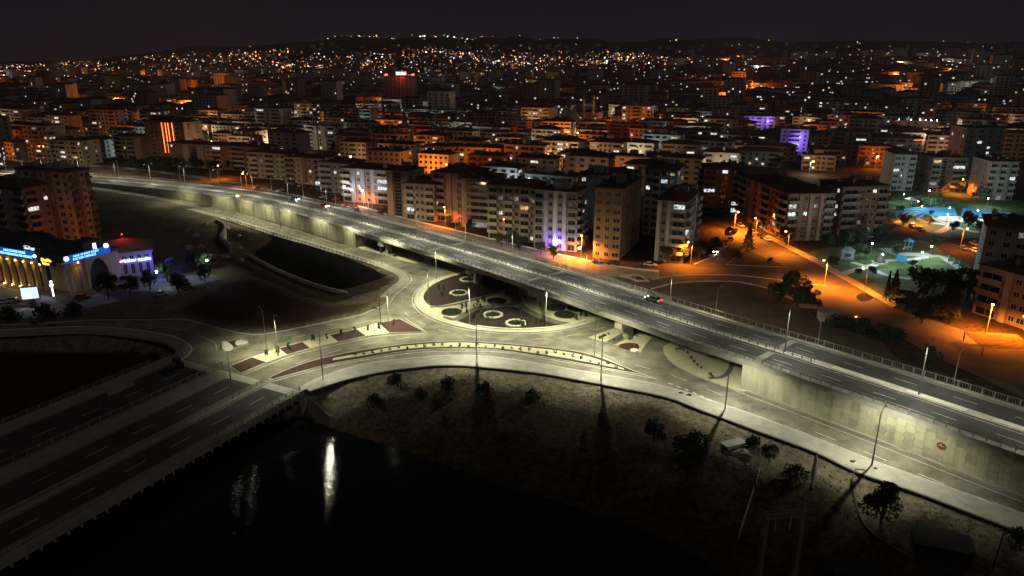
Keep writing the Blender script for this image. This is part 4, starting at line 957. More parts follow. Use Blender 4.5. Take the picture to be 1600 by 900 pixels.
for (x0, y0, x1, y1, n) in ((395, 293, 445, 300, 4), (455, 289, 505, 297, 5), (520, 322, 560, 331, 4), (590, 332, 612, 337, 2), (500, 308, 530, 314, 3)):
    for j in range(n):
        f = (j + .5) / n; p = G(x0 + (x1 - x0) * f, y0 + (y1 - y0) * f); c = random.choice(['white', 'silver', 'grey', 'black', 'red', 'blue'])
        car((p.x, p.y, .03), rad(random.choice([65, 245]) + random.uniform(-6, 6)), c, c + ' car in the orange car parks behind the viaduct, ' + ordn(k) + ' from the left'); k += 1
# ================================================================== buildings
WALLC = {'beige': (.34, .28, .20), 'cream': (.42, .37, .28), 'pale grey': (.36, .35, .33), 'grey': (.24, .23, .22), 'brown': (.22, .145, .09), 'terracotta': (.27, .13, .075), 'white': (.52, .51, .48), 'sand': (.32, .24, .14), 'pinkish': (.36, .25, .2), 'bluish': (.24, .30, .36)}
WM = {k: M('render_' + k.replace(' ', '_'), v, .9, .3, .35, fine=8, streak=(1, 1, .15)) for k, v in WALLC.items()}
framem = M('window_frame', (.42, .41, .39), .6, 0)
LIT = [M('lit_window_cool', (.80, .92, 1.0), emis=.9, sample=False), M('lit_window_white', (1, .95, .8), emis=.9, sample=False), M('lit_window_warm', (1, .72, .34), emis=.7, sample=False), M('lit_window_dim', (.85, .9, .85), emis=.22, sample=False)]
WC = {}
for m_ in LIT:
    t = m_.node_tree; bs = t.nodes['Principled BSDF']; gp = t.nodes.new('ShaderNodeNewGeometry'); nn = t.nodes.new('ShaderNodeTexNoise'); nn.inputs['Scale'].default_value = 1.3; nn.inputs['Detail'].default_value = 2
    mr = t.nodes.new('ShaderNodeMapRange'); mr.inputs[1].default_value = .36; mr.inputs[2].default_value = .62; es = bs.inputs['Emission Strength'].default_value; mr.inputs[3].default_value = es * .12; mr.inputs[4].default_value = es * 1.5
    t.links.new(gp.outputs['Position'], nn.inputs[0]); t.links.new(nn.outputs[0], mr.inputs[0]); t.links.new(mr.outputs[0], bs.inputs['Emission Strength'])
def win_mesh(w_, h, lit):
    key = (round(w_, 1), round(h, 1), lit)
    if key not in WC:
        q = MB(); a, b = w_ / 2, h / 2; f = .09; o = -.10; ii = -.03
        O = [(-a, -b), (a, -b), (a, b), (-a, b)]; I = [(-a + f, -b + f), (a - f, -b + f), (a - f, b - f), (-a + f, b - f)]
        for k in range(4):
            j = (k + 1) % 4
            q.quad((*O[k][:1], o, O[k][1]), (O[j][0], o, O[j][1]), (I[j][0], o, I[j][1]), (I[k][0], o, I[k][1]))
            q.quad((O[k][0], .02, O[k][1]), (O[j][0], .02, O[j][1]), (O[j][0], o, O[j][1]), (O[k][0], o, O[k][1]))
            q.quad((I[k][0], o, I[k][1]), (I[j][0], o, I[j][1]), (I[j][0], ii, I[j][1]), (I[k][0], ii, I[k][1]))
        q.quad(*[(x, ii, z) for x, z in I], 1)
        if w_ > .9: q.box(-.04, .04, o + .01, ii - .005, -b + f, b - f)
        WC[key] = q.mesh('window', [framem, LIT[lit] if lit >= 0 else darkglass])
    return WC[key]
BC = {}
def balc_mesh(w_, mat, trim):
    key = (round(w_, 1), mat.name)
    if key not in BC:
        q = MB(); a = w_ / 2
        q.box(-a, a, -1.3, -.002, -.16, 0); q.box(-a, a, -1.3, -1.18, 0, .95); q.box(-a, -a + .1, -1.18, -.002, 0, .95); q.box(a - .1, a, -1.18, -.002, 0, .95)
        BC[key] = q.mesh('balcony', mat)
    return BC[key]
VISR = .42
def pick_lit(p):
    r_ = random.random()
    if r_ > p * .75: return -1
    return random.choices([0, 1, 2, 3], [.42, .28, .12, .18])[0]
def hip_roof(q, w_, d, z, ov, h, flat=False):
    if flat:
        q.box(-ov, w_ + ov, -ov, d + ov, z, z + .3)
        return
    x0, x1, y0, y1 = -ov, w_ + ov, -ov, d + ov; m = min(w_, d) / 2
    n = len(q.v); q.v += [(x0, y0, z), (x1, y0, z), (x1, y1, z), (x0, y1, z), (x0, y0, z + .25), (x1, y0, z + .25), (x1, y1, z + .25), (x0, y1, z + .25)]
    if w_ >= d: q.v += [(x0 + m, (y0 + y1) / 2, z + h), (x1 - m, (y0 + y1) / 2, z + h)]; fs = [(4, 5, 9, 8), (5, 6, 9), (6, 7, 8, 9), (7, 4, 8)]
    else: q.v += [((x0 + x1) / 2, y0 + m, z + h), ((x0 + x1) / 2, y1 - m, z + h)]; fs = [(4, 5, 8), (5, 6, 9, 8), (6, 7, 9), (7, 4, 8, 9)]
    for f in [(3, 2, 1, 0), (0, 1, 5, 4), (1, 2, 6, 5), (2, 3, 7, 6), (3, 0, 4, 7)] + fs: q.f.append(tuple(n + i for i in f)); q.m.append(0)
def building(A, ang, w_, d, nf, label, wall='beige', trim=None, front='WBW', side='W.W', roof='hip', lit=.12, fh=3.0, z0=0, detail=True, group=None, name='apartment_block', base=True, bal=None):
    wm_ = WM[wall]; tm = WM[trim] if trim else wm_; bm = WM[bal] if bal else (tm if trim else wm_)
    t_ = thing(name, label, 'building', (A[0], A[1], z0), ang, group); h = nf * fh + .5
    q = MB(); q.box(0, w_, 0, d, -2.5, h); q.build('wall', wm_, t_)
    rq = []; q = MB(); hip_roof(q, w_, d, h, .7 if roof == 'hip' else .25, random.uniform(1.6, 2.6), roof == 'flat'); rf = q.build('roof', rooftile if roof == 'hip' else roofgrey, t_)
    if True:
        for k in range(random.randint(4, 8)):
            x = random.uniform(.08, .85) * w_; y = random.uniform(.1, .8) * d; s_ = random.uniform(.4, 1.1); zt_ = h + random.uniform(1.2, 3.0); rq.append((x, x + s_ * random.uniform(1, 2.2), y, y + s_, h + .1, zt_))
        q = MB(); [q.box(*b_) for b_ in rq]; o_ = q.build('roof_clutter', random.choice([wm_, framem, roofgrey]), rf); o_['kind'] = 'stuff'
    if roof == 'flat' or random.random() < .6:
        q = MB(); sx_ = random.uniform(.3, .6) * w_; q.box(sx_, sx_ + min(4, w_ * .3), d * .4, d * .4 + min(3.5, d * .3), h + .2, h + 2.9); q.build('stair_head', wm_, rf)
    if detail:
        for k in range(3): q = MB(); x = random.uniform(.1, .85) * w_; y = random.uniform(.15, .8) * d; q.box(x, x + .7, y, y + .7, h + .2, h + random.uniform(1.8, 3.2)); q.build('chimney', wm_, rf)
        q = MB(); q.box(-.3, w_ + .3, -.3, d + .3, h - .35, h - .003); q.build('cornice', tm, t_)
    visx = math.cos(ang); right = (A[0] + math.cos(ang) * w_) * math.cos(ang) + (A[1] + math.sin(ang) * w_) * math.sin(ang) < 0
    fcs = [((0, 0), 0, w_, front)]
    if right: fcs.append(((w_, 0), math.pi / 2, d, side))
    if A[0] * math.cos(ang) + A[1] * math.sin(ang) > 0: fcs.append(((0, d), -math.pi / 2, d, side))
    stuffw = MB(); stuffb = MB()
    for (o, r_, L_, bays) in fcs:
        n = len(bays); cw = L_ / n; c, s = math.cos(r_), math.sin(r_)
        def loc(u, z, out=0): return (o[0] + c * u + s * out, o[1] + s * u - c * out, z)
        k = 0
        while k < n:
            b_ = bays[k]; run = 1
            while b_ == 'B' and k + run < n and bays[k + run] == 'B': run += 1
            u = (k + run / 2) * cw
            if b_ == 'P':
                q = MB(); q.box(-cw * .38, cw * .38, -.45, .0, -.5, h - .36); q.build('pilaster', tm, t_, loc=loc(u, 0), rz=r_)
            elif b_ == 'G':
                q = MB(); q.box(-cw * .42, cw * .42, -.12, 0, .3, h - .8); g_ = q.build('glass_strip', darkglass, t_, loc=loc(u, 0), rz=r_)
                q = MB(); [q.box(-cw * .42, cw * .42, -.17, -.121, z * 1.5, z * 1.5 + .1) for z in range(1, int(h / 1.5))]; q.build('mullions', framem, g_)
            elif b_ in 'BWV':
                for f in range(nf):
                    if f == 0 and base: zb = .2
                    z = f * fh; lt = pick_lit(lit)
                    if b_ == 'B':
                        bw = cw * run - .15
                        if detail:
                            link('window', win_mesh(bw * .8, 2.1, lt), t_, loc(u, z + 1.25), r_)
                            if f > 0: link('balcony', balc_mesh(bw, bm, tm), t_, loc(u, z), r_)
                        else:
                            if lt >= 0: link('window', win_mesh(bw * .6, 1.5, lt), t_, loc(u, z + 1.5), r_)
                            else: sbox(stuffw, loc, c, s, u, bw * .72, z + .2, z + 2.3, .05)
                            if f > 0: sbox(stuffb, loc, c, s, u, bw, z - .12, z + .95, 1.1)
                    else:
                        ww, hh = (1.6, 1.55) if b_ == 'W' else (2.5, 1.6)
                        ww = min(ww, cw * .85)
                        if detail or lt >= 0: link('window', win_mesh(ww, hh, lt), t_, loc(u, z + 1.65), r_)
                        else: sbox(stuffw, loc, c, s, u, ww, z + .95, z + 2.4, .06)
            k += run
    if stuffw.f: stuffw.build('dark_windows', darkglass, t_)['kind'] = 'stuff'
    if stuffb.f: stuffb.build('balconies', bm, t_)['kind'] = 'stuff'
    return t_
def sbox(q, loc, c, s, u, w_, z0, z1, out):
    a0 = loc(u - w_ / 2, 0, out); a1 = loc(u + w_ / 2, 0, out); b1 = loc(u + w_ / 2, 0, 0); b0 = loc(u - w_ / 2, 0, 0)
    n = len(q.v); q.v += [(p[0], p[1], z) for z in (z0, z1) for p in (a0, a1, b1, b0)]
    for f in ((4, 5, 6, 7), (0, 1, 5, 4), (1, 2, 6, 5), (3, 0, 4, 7), (3, 2, 1, 0)): q.f.append(tuple(n + i for i in f)); q.m.append(0)
A23 = rad(-23)
FOOT = []                                    # footprints already taken
def by_roof(pl, pr, h, d, label, ang=A23, **kw):
    a = G(pl[0], pl[1], h); b = G(pr[0], pr[1], h); w_ = (b - a).length; h -= kw.get('z0', 0); nf = max(2, round((h - .5) / 2.9)); kw.setdefault('fh', (h - .5) / nf)
    FOOT.append((a.x + math.cos(ang) * w_ / 2 - math.sin(ang) * d / 2, a.y + math.sin(ang) * w_ / 2 + math.cos(ang) * d / 2, max(w_, d) * .62))
    return building(a, ang, w_, d, nf, label, **kw)
# the row behind the viaduct, from the far bend towards the camera
by_roof((262, 223), (320, 228), 15, 12, 'five storey block with one gable glowing orange behind the dark trees', wall='terracotta', trim='beige', front='WWPGPW', side='.', lit=.12)
by_roof((322, 226), (384, 236), 15, 13, 'five storey orange lit block above the far viaduct bend', wall='terracotta', trim='pinkish', front='BBWBBWBB', side='BBWBB', lit=.15)
by_roof((386, 237), (440, 243), 15, 13, 'beige block with stacked balconies behind the first car park', wall='beige', front='BBWBBWBB', side='BBW', lit=.1, bal='cream')
by_roof((442, 244), (494, 250), 15, 13, 'pinkish brown block with lit top floor beside the first car park', wall='pinkish', trim='brown', front='BBWPWBB', side='BBW', lit=.2)
by_roof((497, 253), (533, 259), 15.5, 14, 'grey five storey block left of the cool lit forecourt', wall='grey', trim='pale grey', front='BBWBB', side='BBWBB', lit=.14)
by_roof((533, 262), (600, 269), 16.3, 14, 'pinkish block with ribbed stair bays over the cool lit forecourt', wall='pinkish', trim='pale grey', front='BBPWPWPBBB', side='BB.BB', lit=.2, bal='cream')
by_roof((603, 266), (629, 270), 20, 14, 'narrow brown tower block with a tall glass strip', wall='brown', trim='pinkish', front='PGP', side='.W.', lit=0, roof='flat')
by_roof((632, 285), (672, 290), 16, 15, 'beige balcony block right of the narrow glass strip tower', wall='beige', front='BBWWBB', side='W.W', lit=.05, bal='cream')
by_roof((676, 268), (716, 276), 21, 17, 'seven storey brown block with purple tinted stair strips', wall='brown', trim='pinkish', front='BBPPBB', side='W.W', lit=.2)
by_roof((720, 278), (757, 283), 20, 16, 'reddish balcony block left of the wide beige one', wall='terracotta', trim='pinkish', front='PBBB', side='BBW', lit=.12, bal='beige')
by_roof((762, 288), (832, 295), 21, 14, 'wide beige seven storey block with shallow balconies facing the viaduct', wall='beige', trim='sand', front='BBWBBVBBW', side='BBWBB', lit=.14, bal='cream')
wb = by_roof((835, 296), (902, 301), 21.5, 11, 'pale seven storey block with a violet lit stripe up its middle', wall='pale grey', trim='white', front='BBPWPWPBB', side='BBBWB', lit=.09, roof='flat', bal='grey')
by_roof((930, 293), (973, 296), 24.5, 29, 'unfinished brown concrete apartment shell with dark empty windows', wall='sand', front='WWV', side='WVWVW', lit=0, roof='flat')
by_roof((1027.5, 312), (1074, 315), 21, 28, 'grey corner block with wraparound balconies beside the orange street', wall='grey', trim='white', front='PWPBBB', side='BBBVWVPWBB', lit=.10, bal='white')
by_roof((1008, 263), (1052, 268), 26, 16, 'dim bluish grey block rising behind the brown shell', wall='bluish', trim='pale grey', front='WBVW', side='WW', lit=.14, bal='pale grey')
by_roof((905, 272), (945, 269), 22, 14, 'bluish white block lit cold behind the brown shell roof', wall='bluish', front='W.W', side='WW', lit=.1, roof='flat', bal='white')
by_roof((1100, 262), (1150, 258), 20, 14, 'orange lit terraced block at the head of the orange street', wall='brown', front='BVB', side='BB', lit=.16, ang=rad(-10))
by_roof((1233, 303), (1303, 301), 18, 46, 'long curved looking orange block along the orange street', wall='terracotta', trim='pinkish', front='BBPWPWPBB', side='BBWPVPBBWVBB', lit=.10, ang=rad(5), bal='beige')
by_roof((1318, 292), (1386, 289), 19, 16, 'brick coloured balcony block behind the lower lawn', wall='terracotta', trim='brown', front='BBBWVWBB', side='WBW', lit=.12, ang=rad(8), bal='pinkish')
by_roof((1398.7, 241), (1434, 242), 19, 22, 'pale block with three lit top windows above the park', wall='pale grey', front='BBWPBB', side='.', lit=.15, ang=rad(-14))
by_roof((1458, 246), (1517, 248), 18, 18, 'block with a glowing orange light strip above the park', wall='brown', trim='grey', front='BBGWBBB', side='W.W', lit=.14, ang=rad(-8), roof='flat')
by_roof((1549, 252), (1597, 254), 19, 18, 'pinkish grey balcony block above the right end of the park', wall='pinkish', trim='pale grey', front='BBPBBPBB', side='WW', lit=.08, ang=rad(-8))
by_roof((1512, 200), (1575, 201), 30, 20, 'tall dark grey block behind the light strip block', wall='grey', front='WVWW', side='W.W', lit=.08, ang=rad(-8), roof='flat')
by_roof((1534, 413), (1680, 452), 13.5, 20, 'dark grey four storey block closest to the glaring orange lamp', wall='grey', trim='pale grey', front='BBBPWVPBBB', side='W.W', lit=.02, ang=dirpx((1534, 413), (1680, 452), 13.5), bal='grey')
by_roof((1543, 352), (1640, 362), 22, 16, 'black block with one lit window behind the four storey one', wall='grey', front='WWVW', side='WW', lit=.05, ang=rad(-30))
# left tower and its neighbour
tw_ = by_roof((22, 261), (97, 268), 27, 9, 'eleven storey tower lit orange at its foot beyond the culture centre', wall='cream', trim='brown', front='WVPWPVW', side='BPWB', lit=.02, fh=2.9, ang=rad(-21), roof='flat')
building((G(-60, 300, 18).x, G(-60, 300, 18).y), rad(-21), 34, 16, 7, 'dim grey block cut by the left picture edge', 'grey', None, 'BWWBWB', 'BWB', lit=.08)
def plight(px, py, z, power, color, r_=.3):
    p = G(px, py, z); return p
def glow(label, px, py, z, power, color, mat, r_=.18, towards=0):
    """a small floodlight one can see"""
    p = G(px, py, z); p = p * (1 - towards / p.length) if towards else p
    t_ = thing('floodlight', label, 'floodlight', (p.x, p.y, p.z), group='small coloured floodlights')
    t_2 = link('globe', globe(r_).mesh('globe', mat, True), t_); q = MB(); q.tube([(0, .1, -.25), (0, .4, -.6)], .05, 5); q.build('bracket', dark_metal, t_)
    lamp(t_, 'POINT', (0, 0, r_ + .15), power, color, radius=.15); return t_
lens_v = M('lens_violet', (.35, .25, 1), emis=30, sample=False); lens_r = M('lens_red', (1, .05, .04), emis=25, sample=False); lens_b = M('lens_blue', (.15, .2, 1), emis=25, sample=False)
glow('violet floodlight at the foot of the pale block', 868, 381, 2.6, 2600, (.25, .15, 1), lens_v, .25)
glow('cold white shop light beside the pale block', 905, 388, 3.0, 900, (.8, .95, 1), lens_c, .35)
glow('cold white yard light behind the brown shell', 1008, 345, 4.5, 800, (.85, 1, .95), lens_c, .4)
glow('blue white roof light above the brick coloured block', 1355, 281, 18.5, 500, (.8, .9, 1), lens_c, .35)
for k, (px, py, z, pw, cl, ml, wh) in enumerate([
    (900, 258, 8, 1500, (.55, .8, 1), lens_c, 'bluish block'), (947, 213, 6, 1100, (.95, 1, .9), lens_c, 'mosque yard'), (1140, 160, 8, 4200, SOD, lens_o, 'bright avenue on the right'), (1050, 146, 8, 5000, SOD, lens_o, 'steep orange alley'), (740, 248, 3, 2600, SOD, lens_o, 'orange courtyard behind the long rows'), (800, 172, 5, 700, (.7, .8, 1), lens_c, 'blue white court'), (628, 165, 5, 500, (1, .6, .3), lens_o, 'pale slab block'), (70, 330, 2, 900, (.8, 1, .8), lens_c, 'green lit trees between the towers')]):
    glow('floodlight of the ' + wh, px, py, z, pw, cl, ml, .3)
p = Vector((-156, 247, 0)); city_lamp((p.x, p.y, -4), 2600, 'orange lamp hidden between the culture centre and the brown tower', 'orange street lamps')
def washed(pl, pr, h, d, label, lights, **kw):
    a = G(pl[0], pl[1], h); b = G(pr[0], pr[1], h); zt = float(terr_far(a.x, a.y)); t_ = by_roof(pl, pr, h, d, label, z0=zt, **kw); an = kw.get('ang', A23); w_ = (b - a).length
    for (f, z, out, pw, col, mat, l) in lights:
        q_ = Vector((a.x, a.y, 0)) + Vector((math.cos(an), math.sin(an), 0)) * w_ * f + Vector((math.sin(an), -math.cos(an), 0)) * out
        n_ = thing('floodlight', l, 'floodlight', (q_.x, q_.y, zt + z), group='small coloured floodlights'); link('globe', globe(.3).mesh('globe', mat, True), n_); k_ = MB(); k_.tube([(0, .1, -.25), (0, .5, -.6)], .05, 5); k_.build('bracket', dark_metal, n_)
        lamp(n_, 'POINT', (0, 0, .5), pw, col, radius=.2)
VI = (.28, .15, 1)
washed((1163, 181), (1209, 183), 17, 14, 'block washed in violet light, upper one of the two on the right', [(.35, 6, 5, 2600, VI, lens_v, 'violet floodlight on the upper violet block, left one'), (.8, 9, 5, 2600, VI, lens_v, 'violet floodlight on the upper violet block, right one')], wall='white', front='BWBWB', side='WW', lit=.06)
washed((1221, 201), (1264, 203), 19, 12, 'block washed in violet light, lower one of the two on the right', [(.6, 6, 5, 2600, VI, lens_v, 'violet floodlight on the lower violet block, low one'), (.7, 13, 4, 1600, VI, lens_v, 'violet floodlight on the lower violet block, high one')], wall='white', front='WBBW', side='WW', lit=.06)
washed((1318, 203), (1366, 206), 12, 14, 'low block with purple washed front at the right', [(.5, 7, 5, 900, (.45, .12, .9), lens_v, 'purple floodlight on the low block')], wall='pinkish', front='WWWW', side='WW', lit=.03, roof='flat')
washed((1396, 188), (1468, 191), 16, 18, 'dark brown block with a row of small white eave lights', [(f_, 13.2, .8, 160, (1, .85, .75), lens_c, 'white eave light on the dark brown block, ' + ORD[i_] + ' from the left') for i_, f_ in enumerate((.12, .38, .58, .7, .82, .94))], wall='pinkish', front='W.WW.WW', side='WW', lit=.02, roof='flat')
# light strips
def strips(label, pts, z0, z1, mat, name='light_strip', r_=.14):
    t_ = thing(name, label, 'light strip', (pts[0].x, pts[0].y, z0))
    for p in pts: q = MB(); q.tube([(p.x - pts[0].x, p.y - pts[0].y, 0), (p.x - pts[0].x, p.y - pts[0].y, z1 - z0)], r_, 5); q.build('tube', mat, t_)
    return t_
led_o = M('led_orange_red', (1, .17, .04), emis=7); led_y = M('led_orange', (1, .45, .08), emis=6)
ob = by_roof((224, 189), (300, 190), 26, 16, 'eight storey block outlined by four orange red light tubes', wall='brown', trim='sand', front='.VWVV.VW', side='WW', lit=.05)
fr = Vector((math.cos(A23), math.sin(A23), 0)); nr = Vector((math.sin(A23), -math.cos(A23), 0)); a = Vector(ob.location); wd = (G(300, 190, 26) - G(224, 189, 26)).length
strips('four upright orange red light tubes on the eight storey block', [a + fr * wd * f + nr * .4 for f in (.47, .56, .63, .73)], 5, 25.5, led_o)
a = G(1480, 251, 16); strips('upright orange light strip on the block above the park', [Vector((a.x, a.y - .6, 0))], 1, 17, led_y)
a = G(1422, 219, 14); q = MB(); q.tube([(0, 0, 0), (13, -1, 0)], .22, 5); t_ = thing('light_strip', 'long red light bar on a low roof edge at the right', 'light strip', tuple(a)); q.build('tube', M('led_red', (1, .08, .03), emis=5), t_)
# red sign tower
p = G(600, 113, 52); rt = building((p.x, p.y), rad(-6), 44, 20, 15, 'fifteen storey dark tower with a red rooftop sign on the skyline', 'brown', None, 'WVWVWVWV', 'WW', 'flat', .02, z0=float(terr_far(p.x, p.y)), detail=False, name='tower_block')
FOOT.append((p.x + 20, p.y + 8, 40))
sg = thing('rooftop_sign', 'glowing red sign on the roof of the fifteen storey tower', 'sign', (p.x, p.y, p.z - 3.5)); redE = M('sign_red', (1, .06, .05), emis=6); redW = M('sign_red_white', (1, .55, .5), emis=9)
q = MB(); q.box(16, 30, -2.2, -1.8, 0, 4.4); q.build('panel', redE, sg)
for k in range(7): q = MB(); q.box(17.2 + k * 1.75, 18.4 + k * 1.75, -2.5, -2.25, 1.0, 3.4 if k in (0, 4) else 2.8); q.build('letter', redW, sg)
for x in (1.5, 37): q = MB(); q.box(x, x + 3.5, -2.0, -1.7, -.6, 1.6); q.build('side_badge', redE, sg)
lamp(sg, 'POINT', (22, -9, -4), 2600, (1, .05, .04), radius=1)
# mosque
p = G(893, 196, 4); zg = float(terr_far(p.x, p.y)); mq = thing('mosque', 'mosque with two pale minarets and a grey dome among the blocks', 'mosque', (p.x, p.y, zg), A23); FOOT.append((p.x, p.y, 22))
q = MB(); q.box(-11, 11, -10, 10, -2, 9); q.build('hall', WM['cream'], mq)
def dome(r_, z, mat, name, par, loc=(0, 0, 0)):
    q = MB(); n = 16
    for i in range(6):
        a = math.pi / 2 * i / 5
        for j in range(n): q.v.append((math.cos(a) * r_ * math.cos(6.2832 * j / n), math.cos(a) * r_ * math.sin(6.2832 * j / n), z + math.sin(a) * r_))
    for i in range(5):
        for j in range(n): q.f.append((i * n + j, i * n + (j + 1) % n, (i + 1) * n + (j + 1) % n, (i + 1) * n + j)); q.m.append(0)
    return q.build(name, mat, par, True, loc=loc)
dome(7.5, 9.5, M('lead_dome', (.2, .21, .22), .5, .15), 'dome', mq); dome(3.2, 8.8, MATS['lead_dome'], 'half_dome', mq, (-8.2, -6, 0))
for k, x in enumerate((13, 21)):
    q = MB(); q.tube([(0, 0, -2), (0, 0, 27)], [1.3, 1.1], 12); mn = q.build('minaret', WM['cream'], mq, loc=(x, -2 + 6 * k, 0))
    for z in (15, 22): q = MB(); q.tube([(0, 0, z), (0, 0, z + 1.2)], [1.3, 2.0], 12); q.build('gallery', WM['white'], mn)
    q = MB(); q.tube([(0, 0, 27), (0, 0, 33.5)], [1.3, .05], 12); q.build('spire', MATS['lead_dome'], mn)
# ================================================================== culture centre
def text(body, size, parent, loc, rz, mat, name='lettering', align='CENTER'):
    c = bpy.data.curves.new('lettering', 'FONT'); c.body = body; c.size = size; c.extrude = .03; c.align_x = align; c.align_y = 'CENTER'; c.materials.append(mat)
    o = bpy.data.objects.new(name, c); COL.objects.link(o); o.parent = parent; o.location = loc; o.rotation_euler = (math.pi / 2, 0, rz)
    bpy.context.view_layer.update(); me_ = bpy.data.meshes.new_from_object(o.evaluated_get(bpy.context.evaluated_depsgraph_get())); me_.name = 'lettering'
    n_ = link(name, me_, parent, loc); n_.rotation_euler = (math.pi / 2, 0, rz); bpy.data.objects.remove(o); return n_
KC = Vector((-130, 195.7, 0)); AK = rad(-24); CL = 56; ka = KC - Vector((math.cos(AK), math.sin(AK), 0)) * CL
cc = thing('culture_centre', 'sandstone culture centre with lit pointed arcade and blue neon fascia', 'building', tuple(ka), AK); sst = M('sandstone', (.40, .30, .18), .9, .2, .4, fine=12)
FOOT.append((-150, 212, 34))
q = MB(); q.box(0, CL, 2.4, 18, -1, 9.5); q.build('wall', sst, cc)
q = MB(); q.box(-.5, CL + .5, -.4, 18.5, 9.5, 10.2); rf = q.build('roof', roofgrey, cc)
for (x, y, w_, d_, h_) in ((20, 9, 9, 7, 2.2), (38, 8, 5, 5, 1.4), (46, 10, 6, 6, 2.8)): q = MB(); q.box(x, x + w_, y, y + d_, 10.2, 10.2 + h_); q.build('roof_unit', roofgrey, rf)
q = MB(); q.box(33, 35.5, 4, 4.5, 10.6, 11.6); q.box(36, 37.5, 4, 4.5, 10.5, 11.3); q.build('lit_skylight', LIT[0], rf)
def arch_bay(x0, x1, H_, spring, apex, pier, th, name, par, face=None):
    q = MB(); a0, a1 = x0 + pier, x1 - pier; m = (a0 + a1) / 2; n = 7
    q.box(x0, a0, 0, th, 0, H_); q.box(a1, x1, 0, th, 0, H_)
    cv = []
    for k in range(n + 1):
        t = k / n; cv.append((a0 + (m - a0) * (1 - math.cos(t * math.pi / 2)) ** .9, spring + (apex - spring) * math.sin(t * math.pi / 2)))
    cv += [(a0 + a1 - x, z) for x, z in cv[-2::-1]]
    for (xa, za), (xb, zb) in zip(cv, cv[1:]):
        q.quad((xa, 0, za), (xb, 0, zb), (xb, 0, H_), (xa, 0, H_)); q.quad((xa, 0, za), (xa, th, za), (xb, th, zb), (xb, 0, zb))
    o = q.build(name, sst, par); 
    if face: o.location = face[0]; o.rotation_euler = (0, 0, face[1])
    return o
NBAY = 12; BW_ = 3.75
for k in range(NBAY): arch_bay(k * BW_ + 1.2, (k + 1) * BW_ + 1.2, 9.45, 3.2, 8.4, .38, 1.2, 'arch', cc)
q = MB(); q.box(1.3, 46, 2.2, 2.39, .1, 8.8); q.build('glass_wall', darkglass, cc)
yel = (1, .62, .18); lens_y = M('lens_yellow', (1, .66, .2), emis=30, sample=False); gb = globe(.16).mesh('downlight', lens_y, True)
for k in range(6, NBAY + 1):
    x = k * BW_ + 1.2; link('downlight', gb, cc, (x, -.35, 8.3)); lamp(cc, 'SPOT', (x, -.5, 8.05), 130, yel, 110, .7, (rad(-8), 0, 0), .1)
    if k < NBAY: link('uplight', gb, cc, (x, -.5, .2)); lamp(cc, 'POINT', (x, -.9, .55), 75, yel, radius=.1)
q = MB(); q.box(0, CL + .6, -.6, 2.4, 9.46, 9.7); q.build('fascia', sst, cc)
blue = M('neon_blue', (.01, .14, .75), emis=.55); cyan = M('neon_cyan', (.3, .8, 1), emis=2.2); amber = M('neon_amber', (1, .5, .06), emis=5); pinkm = M('neon_pink', (1, .35, .8), emis=5); wht = M('neon_white', (.85, .95, 1), emis=2.5)
sb = thing('neon_sign', 'long blue neon sign over the arcade', 'sign', tuple(ka), AK)
q = MB(); q.box(8, 45.8, -.75, -.62, 9.75, 12.0); q.build('panel', blue, sb)
text('HALK VE KENT EVLERİ', 1.0, sb, (36.4, -.8, 11.35), 0, cyan); text('ALADDİN TAŞHAN KÜLTÜR MERKEZİ', 1.0, sb, (35.6, -.8, 10.3), 0, cyan)
q = globe(.5); q.build('round_emblem', wht, sb, True, loc=(45.7, -.9, 10.9))
sb2 = thing('neon_sign', 'amber neon sign at the culture centre corner', 'sign', tuple(ka), AK)
q = MB(); q.box(46.6, 54.4, -.75, -.62, 8.6, 10.8); q.build('panel', M('sign_dark', (.03, .015, .01), .6, 0), sb2)
text('Alaaddin', 1.3, sb2, (50.4, -.8, 10.2), 0, amber); text('Taşhan', 1.1, sb2, (49.9, -.8, 9.1), 0, amber)
sb3 = thing('neon_sign', 'blue neon sign on the side facing the canal', 'sign', tuple(ka + Vector((math.cos(AK), math.sin(AK), 0)) * (CL + .5)), AK + math.pi / 2)
q = MB(); q.box(.3, 15, -.3, -.16, 9.4, 11.6); q.build('panel', blue, sb3)
text('HALK VE KENT EVLERİ', .8, sb3, (7.2, -.34, 11.0), 0, cyan); text('KÜLTÜR MERKEZİ', .9, sb3, (6.6, -.34, 10.1), 0, cyan)
q = globe(.75); q.build('round_emblem', wht, sb3, True, loc=(13.6, -.7, 11.9)); q = globe(.7); q.build('pink_emblem', pinkm, sb3, True, loc=(.8, -.7, 10.9)); q = MB(); q.box(9.6, 10.6, -.5, -.35, 11.7, 13.4); q.build('white_badge', wht, sb3)
arch_bay(6.5, 14.5, 9.45, 2.6, 8.6, .8, .5, 'side_arch', cc, ((CL + .02, 0, 0), math.pi / 2)).location = (CL + .55, 0, 0)
q = MB(); q.box(CL + .004, CL + .05, 7.3, 13.7, .2, 8.8); q.build('side_glass', darkglass, cc)
for y in (.6, 4.6): q = MB(); q.box(CL + .003, CL + .5, y, y + .9, 0, 9.4); q.build('pilaster', sst, cc)
lamp(cc, 'SPOT', (CL + 1.2, 4.2, 8.8), 220, (1, .6, .2), 100, .7, radius=.1); link('downlight', gb, cc, (CL + .9, 4.2, 9.0))
